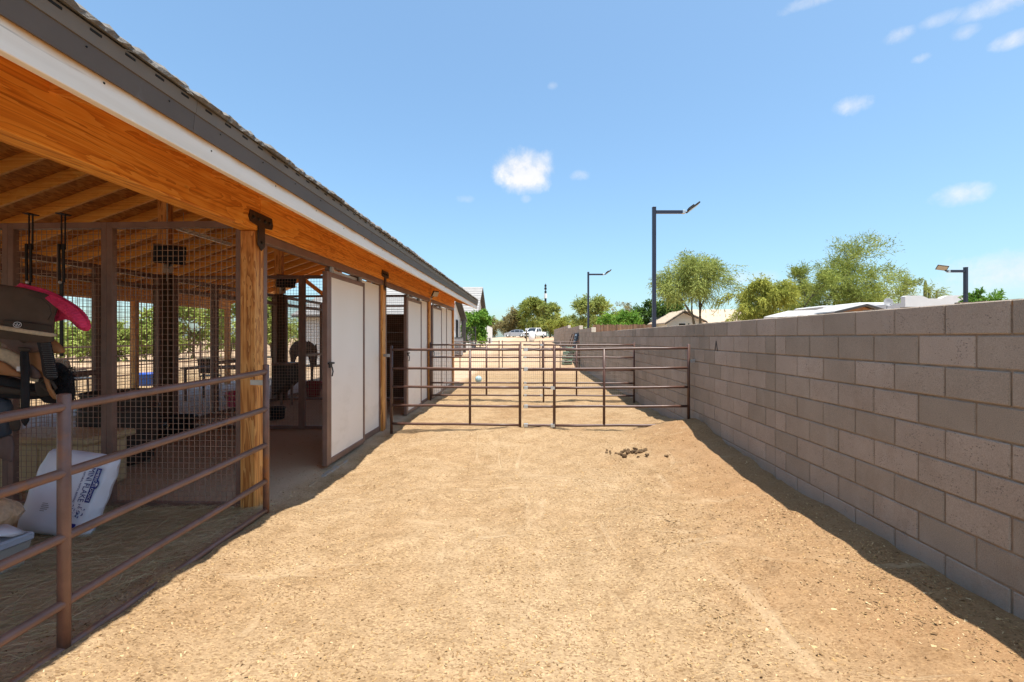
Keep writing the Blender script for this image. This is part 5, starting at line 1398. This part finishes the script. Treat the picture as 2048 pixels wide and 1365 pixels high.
tree_at(1098, 1140, 640, 58, 'small airy palo verde beside the propane tank', 'yellow', 25, n_leaf=5000, clusters=34, crown_lo=.2, gap=.2, ll=(.14, .3), lw=(.03, .07), stems=3)
tree_at(968, 1000, 640, 105, 'low brown scrub at the left end of the far thicket', 'dry', 26, n_leaf=5000, clusters=30, trunk=0, crown_lo=.02, name='bush', cat='bush', ll=(.25, .5), lw=(.06, .14))
tree_at(1180, 1300, 632, 95, 'far hazy green tree line behind the second lamp post', 'mesq', 27, n_leaf=8000, clusters=50, crown_lo=.02, D=5, ll=(.25, .5), lw=(.08, .16))
tree_at(922, 974, 628, 32.5, 'bright green shrub in front of the white house', 'bright', 28, n_leaf=11000, clusters=60, crown_lo=.02, gap=.35, ll=(.10, .20), lw=(.05, .10), name='bush', cat='bush', trunk=.2)
tree_at(1600, 1700, 572, 47, 'low yellow green tree in front of the tallest open crowned tree', 'palo', 31, n_leaf=9000, clusters=55, crown_lo=.08, gap=.2, droop=.7, ll=(.12, .3))
tree_at(1690, 1800, 580, 48, 'pale green low tree behind the satellite dish', 'palo', 32, n_leaf=8000, clusters=50, crown_lo=.05, gap=.2, droop=.6, ll=(.12, .3))
tree_at(1505, 1590, 592, 50, 'small yellow green tree in the gap beside the grey roof', 'yellow', 33, n_leaf=7000, clusters=45, crown_lo=.05, gap=.2, ll=(.12, .3))
# greenery beyond the yard, seen through the shed
k = 0
for (p0, p1, yt, d, lf, lab) in [(-60, 60, 652, 30, 'lime', 'pale green shrub left of the saddle in the yard view'), (40, 150, 650, 32, 'lime', 'lime green shrub seen behind the saddle'), (140, 262, 654, 30, 'lime', 'lime green shrub seen below the pink pad'), (262, 350, 634, 31, 'lime', 'taller lime green tree behind the ridge post'),
                             (340, 440, 600, 34, 'lime', 'green tree seen between the two steel uprights'), (420, 500, 592, 33, 'lime', 'leafy tree seen left of the first timber post'), (500, 590, 585, 36, 'lime', 'green tree seen at the left of the stall doorway'), (-220, -40, 650, 30, 'lime', 'olive shrub at the left edge of the yard'), (560, 700, 640, 52, 'lime', 'distant olive bush beyond the pale cottage')]:
    tree_at(p0, p1, yt, d, lab, lf, 40 + k, n_leaf=5200, clusters=40, trunk=0 if yt > 625 else .2, crown_lo=.03, gap=.3, name='bush' if yt > 625 else 'tree', cat='bush' if yt > 625 else 'tree', ll=(.14, .3), lw=(.05, .11)); k += 1

# ------------------------------------------------------------------ buildings
def loc_all(mb, b): mb.v = [(x - b[0], y - b[1], z - b[2]) for x, y, z in mb.v]; return mb
def hb(mb, base, name, mat, parent): return loc_all(mb, base).build(name, mat, parent)

# white house on the left, gables to the right
b0 = (-4.2, 34.0, 0.9); wh = thing('house', 'white stucco house with steep grey tiled gable roofs', 'house', b0)
def gable_block(base, par, xg, xl, y0, y1, ze, zp, zb, ov=0.35, mat='white_wall', roof='roof_grey', th=.10, courses=12):
    ym = (y0 + y1) / 2
    hb(MB().prism([(xg, y0, zb), (xg, y1, zb), (xg, y1, ze), (xg, ym, zp - .12), (xg, y0, ze)], (xl - xg, 0, 0)), base, 'wall', mat, par)
    sl = (zp - ze) / (ym - y0)
    for s_ in (1, -1):
        ye = (y0 - .45) if s_ == 1 else (y1 + .45); zee = ze - .45 * sl
        hb(MB().prism([(xg + ov, ye, zee - th), (xg + ov, ym, zp - th), (xg + ov, ym, zp - .02), (xg + ov, ye, zee - .02)], (xl - xg - ov - .3, 0, 0)), base, 'roof_soffit', 'charcoal', par)
        rf = bpy.data.objects.new('roof', None); link(rf, par)
        m = MB()
        for c in range(courses):
            a, b = c / courses, (c + 1.12) / courses
            ya, yb_ = ye + (ym - ye) * a, ye + (ym - ye) * min(b, 1); za, zb_ = zee + (zp - zee) * a, zee + (zp - zee) * min(b, 1)
            m.prism([(xg + ov + .02, ya, za - .018), (xg + ov + .02, yb_, zb_ - .019), (xg + ov + .02, yb_, zb_ + .005), (xg + ov + .02, ya, za + .045)], (xl - xg - ov - .34, 0, 0))
        hb(m, base, 'tile_course', roof, rf)['kind'] = 'stuff'
gable_block(b0, wh, -4.2, -14.0, 34.0, 41.5, 3.45, 5.80, 0.5)
gable_block(b0, wh, -4.45, -12.0, 23.6, 29.4, 2.95, 4.15, 0.2, courses=9)
def hwin(base, par, xg, y0, y1, z0, z1):
    f = hb(MB().box((xg - .02, y0, z0), (xg + .03, y1, z1)), base, 'window', 'charcoal', par)
    hb(MB().box((xg + .031, y0 + .06, z0 + .06), (xg + .038, y1 - .06, z1 - .06)), (base), 'pane', 'glass', f)
hwin(b0, wh, -4.45, 24.9, 25.5, 1.55, 2.6)
hwin(b0, wh, -4.45, 27.5, 28.3, 1.5, 2.7)
hwin(b0, wh, -4.2, 36.5, 37.5, 3.2, 4.4)
hwin(b0, wh, -4.2, 35.2, 36.0, 1.4, 2.9)
hb(MB().box((-4.30, 28.9, .2), (-4.05, 29.15, 2.75)), b0, 'porch_post', 'charcoal', wh)
hb(MB().box((-4.25, 29.5, .3), (-4.05, 34, 1.2)), b0, 'plinth', 'white_wall', wh)
p0, p1 = at(966, 650, 44), at(984.5, 653, 44)
yw = thing('garden_wall', 'white garden wall sloping down beside the green shrub', 'wall', (p0.x, p0.y, gz(p0.x, p0.y)))
loc_all(MB().prism([(p0.x, p0.y, .6), (p1.x, p1.y, .6), (p1.x, p1.y, at(984, 656, 44).z), (p0.x, p0.y, at(966, 648, 44).z)], (0, .2, 0)), tuple(yw.location)).build('wall_face', 'white_wall', yw)
hb(MB().box((p0.x + .6, p0.y - .05, 1.0), (p0.x + .72, p0.y - .01, 1.55)), tuple(yw.location), 'vent', 'charcoal', yw)
q = at(915, 690, 27.5); ac = thing('air_conditioner', 'grey outdoor air conditioner unit beside the white house', 'air conditioner', (q.x, q.y, gz(q.x, q.y)))
ht = at(915, 675, 27.5).z - ac.location.z
MB().bbox((-.3, -.3, .05), (.3, .3, ht - .03), .02).build('casing', 'ac', ac)
for k in range(7): MB().box((-.27, -.31, .12 + k * .1), (.27, -.3005, .15 + k * .1)).build('louvre', 'charcoal', ac)
MB().bbox((-.32, -.32, ht - .029), (.32, .32, ht), .01).build('top_cover', 'charcoal', ac)
gf = thing('garden_fence', 'thin black iron garden fence in front of the green shrub', 'fence', tuple(at(925, 690, 30.5))); gb = gf.location.copy()
a, b = at(914, 655, 30.5), at(951, 655, 30.5)
for z in (a.z, a.z - .9): MB().bar((a.x - gb.x, a.y - gb.y, z - gb.z), (b.x - gb.x, b.y - gb.y, z - gb.z), .03, .03).build('rail', 'charcoal', gf)
for k in range(12):
    q = a.lerp(b, k / 11); MB().box((q.x - gb.x - .009, q.y - gb.y - .009, -1.0), (q.x - gb.x + .009, q.y - gb.y + .009, a.z - gb.z)).build('baluster', 'charcoal', gf)
for q in (a, b): MB().box((q.x - gb.x - .035, q.y - gb.y - .035, -1.0), (q.x - gb.x + .035, q.y - gb.y + .035, a.z - gb.z + .05)).build('post', 'charcoal', gf)

# house A: white gable and tan roof
hp = at(1365, 640, 45); ba = (hp.x, hp.y, gz(hp.x, hp.y)); ha = thing('house', 'single storey house with white gable front and tan shingle roof', 'house', ba)
pl_, pr_, pk_ = at(1327, 648, 45), at(1410, 645, 45), at(1366, 623, 45)
hb(MB().prism([(pl_.x + .35, pl_.y, ba[2]), (pr_.x - .3, pl_.y, ba[2]), (pr_.x - .3, pl_.y, pr_.z + .15), (pk_.x, pl_.y, pk_.z - .16), (pl_.x + .35, pl_.y, pl_.z + .12)], (0, 7, 0)), ba, 'wall', 'white_wall', ha)
for (e, s_) in ((pl_, -1), (pr_, 1)):
    hb(MB().prism([(e.x, pl_.y - .5, e.z - .10), (pk_.x, pl_.y - .5, pk_.z - .10), (pk_.x, pl_.y - .5, pk_.z + .02), (e.x, pl_.y - .5, e.z + .02)], (0, 0.06, 0)), ba, 'barge_board', 'charcoal', ha)
    hb(MB().prism([(e.x, pl_.y - .44, e.z - .02), (pk_.x, pl_.y - .44, pk_.z - .02), (pk_.x, pl_.y - .44, pk_.z + .10), (e.x, pl_.y - .44, e.z + .10)], (0, 8, 0)), ba, 'roof', 'roof_tan', ha)
x0 = pk_.x + .3; x1 = at(1500, 640, 48).x; yr = pl_.y + 5
hb(MB().prism([(x0, pl_.y + 1.2, pr_.z - .05), (x0, yr, pk_.z + .45), (x0, yr + 5, pr_.z - .05)], (x1 - x0, 0, 0)), ba, 'roof', 'roof_tan', ha)
hb(MB().box((x0, pl_.y + 1.9, ba[2]), (x1 - .4, yr + 4, pr_.z - .052)), ba, 'wall', 'white_wall', ha)
for (u0, u1, v0, v1) in ((1356, 1372, 646, 656), (1374, 1380, 646, 656), (1384, 1390, 646, 656)):
    A, B = at(u0, v0, 44.95), at(u1, v1, 44.95); f = hb(MB().box((A.x, A.y - .03, B.z), (B.x, A.y + .1, A.z)), ba, 'window', 'white_paint', ha)
    hb(MB().box((A.x + .08, A.y - .04, B.z + .05), (B.x - .08, A.y - .0305, A.z - .07)), ba, 'pane', 'glass', f)
A, B = at(1396, 645, 46), at(1416, 660, 46); hb(MB().box((A.x, pl_.y + 1.80, B.z), (B.x, pl_.y + 1.895, A.z)), ba, 'carport_opening', 'charcoal', ha)

# house B: low grey roof with small gable, C: white adobe parapet
q = at(1660, 630, 26); bb_ = (q.x, q.y, gz(q.x, q.y)); hb2 = thing('house', 'low house with pale grey shingle roof and small dark edged gable', 'house', bb_)
l0, l1, r1, r0 = at(1528, 634, 24), at(1576, 622, 27), at(1790, 608, 27), at(1800, 622, 24)
zt_ = (l1.z + r1.z) / 2
hb(MB().add([(l0.x, l0.y, l0.z), (l1.x, l1.y, l1.z), (r1.x, l1.y, l1.z + .12), (r0.x + .4, l0.y, l0.z), (l0.x, l0.y, l0.z - .12), (l1.x, l1.y + 3, l0.z - .12), (r1.x, l1.y + 3, l0.z - .12), (r0.x + .4, l0.y, l0.z - .12)],
            [(0, 3, 2, 1), (4, 5, 6, 7), (0, 4, 7, 3), (0, 1, 5, 4), (3, 7, 6, 2), (1, 2, 6, 5)]), bb_, 'roof', 'roof_pale', hb2)
hb(MB().box((l0.x + .4, l0.y + .4, bb_[2]), (r0.x, l1.y + 2.5, l0.z - .121)), bb_, 'wall', 'stucco_grey', hb2)
gp, g0, g1_ = at(1727, 611, 23.6), at(1664, 626, 23.6), at(1768, 624, 23.6)
hb(MB().prism([(g0.x + .3, gp.y, g0.z - .6), (g1_.x - .3, gp.y, g0.z - .6), (g1_.x - .3, gp.y, g1_.z), (gp.x, gp.y, gp.z - .08), (g0.x + .3, gp.y, g0.z + .02)], (0, 2.5, 0)), bb_, 'gable', 'tan', hb2)
for e in (g0, g1_):
    hb(MB().prism([(e.x, gp.y - .3, e.z - .06), (gp.x, gp.y - .3, gp.z - .06), (gp.x, gp.y - .3, gp.z + .05), (e.x, gp.y - .3, e.z + .05)], (0, .05, 0)), bb_, 'barge_board', 'charcoal', hb2)
    hb(MB().prism([(e.x, gp.y - .24, e.z), (gp.x, gp.y - .24, gp.z), (gp.x, gp.y - .24, gp.z + .07), (e.x, gp.y - .24, e.z + .07)], (0, 3.2, 0)), bb_, 'roof', 'roof_pale', hb2)
q = at(1868, 600, 33); bc = (q.x, q.y, gz(q.x, q.y)); ad = thing('house', 'white flat roofed adobe house with stepped parapet beside the short lamp post', 'house', bc)
pts = [(1812, 625), (1812, 593), (1816, 591.5), (1842, 591.5), (1850, 594), (1857, 597.5), (1882, 597.5), (1889, 593.5), (1896, 591.5), (1922, 591.5), (1925, 593), (1925, 625)]
P = [at(a, b, 33) for a, b in pts]; hb(MB().prism([(p.x, q.y, p.z if i not in (0, 11) else bc[2]) for i, p in enumerate(P)], (0, .4, 0)), bc, 'parapet', 'stucco_grey', ad)
a, b = at(1813, 600, 33), at(1924, 600, 33); hb(MB().box((a.x, q.y + .401, bc[2]), (b.x, q.y + 7, a.z - .2)), bc, 'wall', 'stucco_grey', ad)
for (u0, u1, v) in ((1716, 1772, 605.5), (1778, 1813, 608)):
    a, b = at(u0, v, 36), at(u1, v, 36); hb(MB().bbox((a.x, a.y, bc[2]), (b.x, a.y + 3, a.z), .12), bc, 'low_wing', 'stucco_grey', ad)
a = at(1660, 610, 36); b = at(1716, 610, 36); hb(MB().bbox((a.x, a.y + 1, bc[2]), (b.x, a.y + 5, a.z), .1), bc, 'low_wing', 'stucco_grey', ad)
q = at(1776, 606, 27); ds = thing('satellite_dish', 'pale grey satellite dish on the low grey roof', 'satellite dish', tuple(q))
dsh = MB().lathe([(.02, 0), (.12, .012), (.20, .04), (.235, .07), (.225, .072), (.12, .025), (.02, .012)], 20).build('dish', 'ac', ds, True); dsh.rotation_euler = (R(68), 0, R(-20)); dsh.scale = (1, 1.15, 1)
MB().tube([(0, .05, 0), (0, .1, -.3), (0, .1, -.6)], .02, 6).build('mast', 'ac', ds); MB().tube([(0, 0, -.15), (.1, -.25, -.02)], .012, 6).build('feed_arm', 'ac', ds)

# board fence behind the wall, with low cap rail
a, b = at(1186, 651, 30), at(1310, 652, 30); bf = thing('board_fence', 'weathered brown board fence behind the block wall', 'fence', (a.x, a.y, gz(a.x, a.y)))
n = 44; bm_ = MB().box((0, 0, 0), ((b - a).length / n * .9, .02, 1)).mesh('board', 'old_fence'); rr = random.Random(3); dirv = (b - a)
for k in range(n):
    p = a + dirv * (k / n); g = gz(p.x, p.y); o = inst('board', bm_, bf, (p.x - a.x, p.y - a.y, g - bf.location.z), (0, 0, math.atan2(dirv.y, dirv.x)), (1, 1, at(0, 650, p.y).z - g + rr.uniform(-.04, .04)))
MB().bar((0, .05, a.z - bf.location.z - .35), (dirv.x, dirv.y + .05, a.z - bf.location.z - .35), .04, .09).build('rail', 'old_fence', bf)

# saguaros, utility pole, antenna mast
def saguaro(px, yt, d, label, w_):
    p = at(px, yt, d); g = gz(p.x, p.y); h = p.z - g; t = thing('saguaro', label, 'cactus', (p.x, p.y, g), 0, 'saguaros behind the adobe house')
    m = MB(); n = 20; vs = []; fs = []; prof = [(0, .8), (h * .3, 1), (h * .8, 1), (h * .94, .85), (h * .985, .5), (h, .1)]
    for z, k in prof:
        for i in range(n): rr_ = w_ * k * (1 if i % 2 else .82); vs.append((rr_ * math.cos(6.283 * i / n), rr_ * math.sin(6.283 * i / n), z))
    for j in range(len(prof) - 1):
        for i in range(n): fs.append((j * n + i, j * n + (i + 1) % n, (j + 1) * n + (i + 1) % n, (j + 1) * n + i))
    m.add(vs, fs).build('stem', 'cactus', t, True)
    m = MB(); m.tube([(w_ * .6, 0, h * .45), (w_ * 2.2, 0, h * .5), (w_ * 2.5, 0, h * .7)], [w_ * .5, w_ * .55, w_ * .4], 10); m.build('arm', 'cactus', t, True)
saguaro(1850.5, 561, 60, 'taller ribbed saguaro cactus left of the utility pole', .22)
saguaro(1858.5, 578, 60, 'shorter ribbed saguaro cactus beside the taller one', .18)
p = at(1873, 582, 80); up_ = thing('utility_pole', 'small dark utility pole above the white parapet', 'pole', (p.x, p.y, gz(p.x, p.y))); h = p.z - up_.location.z
MB().tube([(0, 0, 0), (0, 0, h)], .14, 8).build('pole', 'bark', up_); MB().bar((-.1, 0, h - .3), (1.2, 0, h - .3), .1, .12).build('crossarm', 'bark', up_)
for x in (.4, .8, 1.1): MB().tube([(x, 0, h - .24), (x, 0, h + .05)], .05, 6).build('insulator', 'charcoal', up_)
p = at(1091, 568, 112); am = thing('antenna_mast', 'black antenna mast rising above the far thicket', 'mast', (p.x, p.y, gz(p.x, p.y))); h = p.z - am.location.z
MB().tube([(0, 0, 0), (0, 0, h - 2)], [.32, .24], 8).build('mast', 'black_metal', am); MB().tube([(0, 0, h - 2), (0, 0, h)], .10, 8).build('tip', 'black_metal', am)
for z, w_ in ((h - .5, .26), (h - 1.2, .30), (h - 2.0, .26)): MB().tube([(0, 0, z - .25), (0, 0, z + .25)], w_, 8).build('antenna', 'black_metal', am)
MB().tube([(0, 0, h - 3.6), (0, 0, h - 2.4)], .36, 8).build('collar', 'white_paint', am)

# ------------------------------------------------------------------ car, pickup, propane tank
def wheel(par, x, y, r_=.34):
    t = bpy.data.objects.new('wheel', None); link(t, par); t.location = (x, y, r_)
    def ring(prof, name, mat):
        q = MB().lathe(prof, 18); MB().add([(v[0], v[2], v[1]) for v in q.v], q.f).build(name, mat, t, True)
    ring([(r_ * .62, -.10), (r_ * .95, -.10), (r_, -.06), (r_, .06), (r_ * .95, .10), (r_ * .62, .10)], 'tyre', 'tyre')
    ring([(.03, -.108), (r_ * .60, -.104), (r_ * .61, .104), (.03, .108)], 'rim', 'galv')
def car(label, loc, rz):
    t = thing('parked_car', label, 'car', loc, rz)
    # side profile, nose to +x
    low = [(2.18, .45), (2.22, .70), (2.05, .92), (1.20, 1.05), (-1.95, 1.08), (-2.15, .95), (-2.20, .55), (-2.05, .30), (2.0, .28)]
    cab = [(1.18, 1.04), (.45, 1.50), (-.2, 1.60), (-1.2, 1.60), (-1.72, 1.52), (-2.02, 1.06)]
    MB().prism([(x, -.90, z) for x, z in low], (0, 1.80, 0)).build('body', 'car_silver', t)
    m = MB(); n = len(cab)
    vs = [(x, -.86 + .14 * (z - 1.04) / .56, z) for x, z in cab] + [(x, .86 - .14 * (z - 1.04) / .56, z) for x, z in cab]
    m.add(vs, [tuple(range(n)), tuple(range(2 * n - 1, n - 1, -1))] + [(k, n + k, n + k + 1, k + 1) for k in range(n - 1)]); m.build('cabin', 'car_silver', t)
    for s_ in (-1, 1):
        for pts in ([(.98, 1.10), (.42, 1.45), (.02, 1.50), (.02, 1.10)], [(-.06, 1.10), (-.06, 1.51), (-.98, 1.51), (-.98, 1.10)], [(-1.06, 1.10), (-1.06, 1.50), (-1.55, 1.46), (-1.78, 1.12)]):
            P = [(x, s_ * (.862 - .14 * (z - 1.04) / .56), z) for x, z in pts]; MB().prism(P, (0, s_ * .006, 0)).build('window', 'glass', t)
        for x in (1.38, -1.36): wheel(t, x, s_ * .83)
        MB().bbox((.75, s_ * .9, 1.05), (.95, s_ * 1.05, 1.17), .02).build('mirror', 'car_silver', t)
        MB().prism([(2.19, s_ * .55, .68), (2.20, s_ * .85, .68), (2.02, s_ * .88, .85), (2.04, s_ * .55, .85)], (.03, 0, .02)).build('headlight', 'white_paint', t)
        MB().box((-2.20, s_ * .6, .80), (-2.14, s_ * .88, 1.0)).build('taillight', 'print_red', t)
    MB().prism([(1.24, -.72, 1.06), (1.24, .72, 1.06), (.48, .62, 1.52), (.48, -.62, 1.52)], (.02, 0, .015)).build('windscreen', 'glass', t)
    MB().bbox((2.16, -.85, .32), (2.26, .85, .5), .03).build('bumper', 'charcoal', t)
q = at(1029, 676, 94); car('silver sport utility car parked side on before the far thicket', (q.x, q.y, gz(q.x, q.y)), math.pi + TH)
q = at(1069, 680, 80); tk = thing('pickup_truck', 'white pickup truck half hidden behind the propane tank', 'truck', (q.x, q.y, gz(q.x, q.y)), R(-62) - math.pi / 2 + R(90) * 0 + R(-40))
tk.rotation_euler = (0, 0, R(-118))
MB().prism([(2.6, -.95, .5), (2.65, -.95, .9), (2.45, -.95, 1.12), (1.3, -.95, 1.18), (-2.7, -.95, 1.16), (-2.75, -.95, .55)], (0, 1.9, 0)).build('body', 'white_paint', tk)
MB().add([(1.3, -.9, 1.181), (.55, -.76, 1.85), (-.9, -.76, 1.88), (-1.15, -.9, 1.181), (1.3, .9, 1.181), (.55, .76, 1.85), (-.9, .76, 1.88), (-1.15, .9, 1.181)], [(0, 1, 2, 3), (7, 6, 5, 4), (0, 4, 5, 1), (1, 5, 6, 2), (2, 6, 7, 3)]).build('cab', 'white_paint', tk)
for s_ in (-1, 1):
    for pts in ([(1.05, 1.22), (.55, 1.75), (.05, 1.78), (.05, 1.22)], [(-.05, 1.22), (-.05, 1.78), (-.8, 1.78), (-.95, 1.22)]): MB().prism([(x, s_ * (.905 - .14 * (z - 1.18) / .67), z) for x, z in pts], (0, s_ * .006, 0)).build('window', 'glass', tk)
    for x in (1.65, -1.7): wheel(tk, x, s_ * .86, .40)
    MB().box((2.60, s_ * .55, .85), (2.66, s_ * .9, 1.02)).build('headlight', 'lens', tk)
    MB().bbox((.95, s_ * .95, 1.15), (1.1, s_ * 1.2, 1.45), .02).build('mirror', 'charcoal', tk)
MB().prism([(1.28, -.76, 1.22), (1.28, .76, 1.22), (.62, .66, 1.80), (.62, -.66, 1.80)], (.03, 0, .02)).build('windscreen', 'glass', tk)
MB().box((2.651, -.5, .68), (2.68, .5, 1.0)).build('grille', 'charcoal', tk); MB().bbox((2.6, -.95, .42), (2.76, .95, .62), .03).build('bumper', 'galv', tk)
MB().box((.1, -1.75, .7), (.16, -.97, 1.8)).build('open_door', 'white_paint', tk)
q = at(1063.5, 683, 56); tkz = gz(q.x, q.y); pt = thing('propane_tank', 'upright white propane tank in front of the pickup', 'tank', (q.x, q.y, tkz)); h = at(1063, 663, 56).z - tkz - .12; r_ = .385
MB().lathe([(.15, .06), (r_ * .8, .1), (r_, .25), (r_, h - .25), (r_ * .85, h - .08), (r_ * .5, h), (.02, h + .02)], 22).build('vessel', 'white_paint', pt, True)
MB().lathe([(.16, h - .02), (.18, h - .02), (.18, h + .14), (.16, h + .14)], 14).build('valve_collar', 'white_paint', pt, True); MB().lathe([(.28, 0), (.30, 0), (.30, .16), (.28, .16)], 14).build('foot_ring', 'galv', pt, True)
p = at(1053, 690, 56); o = MB().bbox((-.08, -.08, 0), (.08, .08, 1.25), .01).build('timber_stub', 'bark'); o.location = (p.x, p.y, gz(p.x, p.y)); tag(o, 'short brown timber post left of the propane tank', 'post')

# ------------------------------------------------------------------ boards leaning on the wall beyond the second fence
def lean(px0, px1, yt, yb, d, th, mat, name, label, cat, lean_x=.5):
    base = at((px0 + px1) / 2, yb, d); g = gz(base.x, base.y); top = at(px0, yt, d).z; w_ = (at(px1, yt, d) - at(px0, yt, d)).length
    t = thing(name, label, cat, (WX - .03 - lean_x, base.y, g)); ln = math.hypot(top - g, lean_x); 
    t.rotation_euler = (0, math.atan2(lean_x, top - g), 0)
    return t, ln
t, ln = lean(1124, 1150, 668, 712, 26.5, .05, 'pipe_dark', 'leaning_gate', 'dark brown pipe gate leaning on the wall beyond the second fence', 'gate', .45)
for y in (0, 1.5): MB().tube([(0, y, 0), (0, y, ln)], .025, 7).build('stile', 'pipe_dark', t)
for k in range(6): MB().tube([(0, 0, ln * k / 5), (0, 1.5, ln * k / 5)], .022, 7).build('rail', 'pipe_dark', t)
t, ln = lean(1136, 1154, 667, 700, 24.6, .05, 'slate', 'plastic_pallet', 'blue black plastic pallet leaning upright against the wall', 'pallet', .40)
for y in (0, .4, .8): MB().box((-.05, y, 0), (.05, y + .09, ln)).build('stringer', 'slate', t)
for k in range(9): MB().box((-.068, 0, ln * k / 9 + .02), (-.0505, .89, ln * (k + .62) / 9)).build('slat', 'slate' if k % 2 else 'ice', t)
q = at(1134, 718, 24.0)
t = thing('crate_stack', 'leaning stack of faded green plastic crates below the pallet', 'crates', (q.x, q.y, gz(q.x, q.y)), R(12))
for k in range(4):
    c = MB().bbox((-.24 + .03 * k, -.2, .03 + k * .23), (.24 + .03 * k, .2, .03 + k * .23 + .20), .015).build('crate', 'teal', t); c.rotation_euler = (0, R(4 * k - 4), R(9 * (k % 3)))
    MB().box((-.20 + .03 * k, -.208, .10 + k * .23), (.20 + .03 * k, -.2005, .16 + k * .23)).build('hand_slot', 'slot', c)
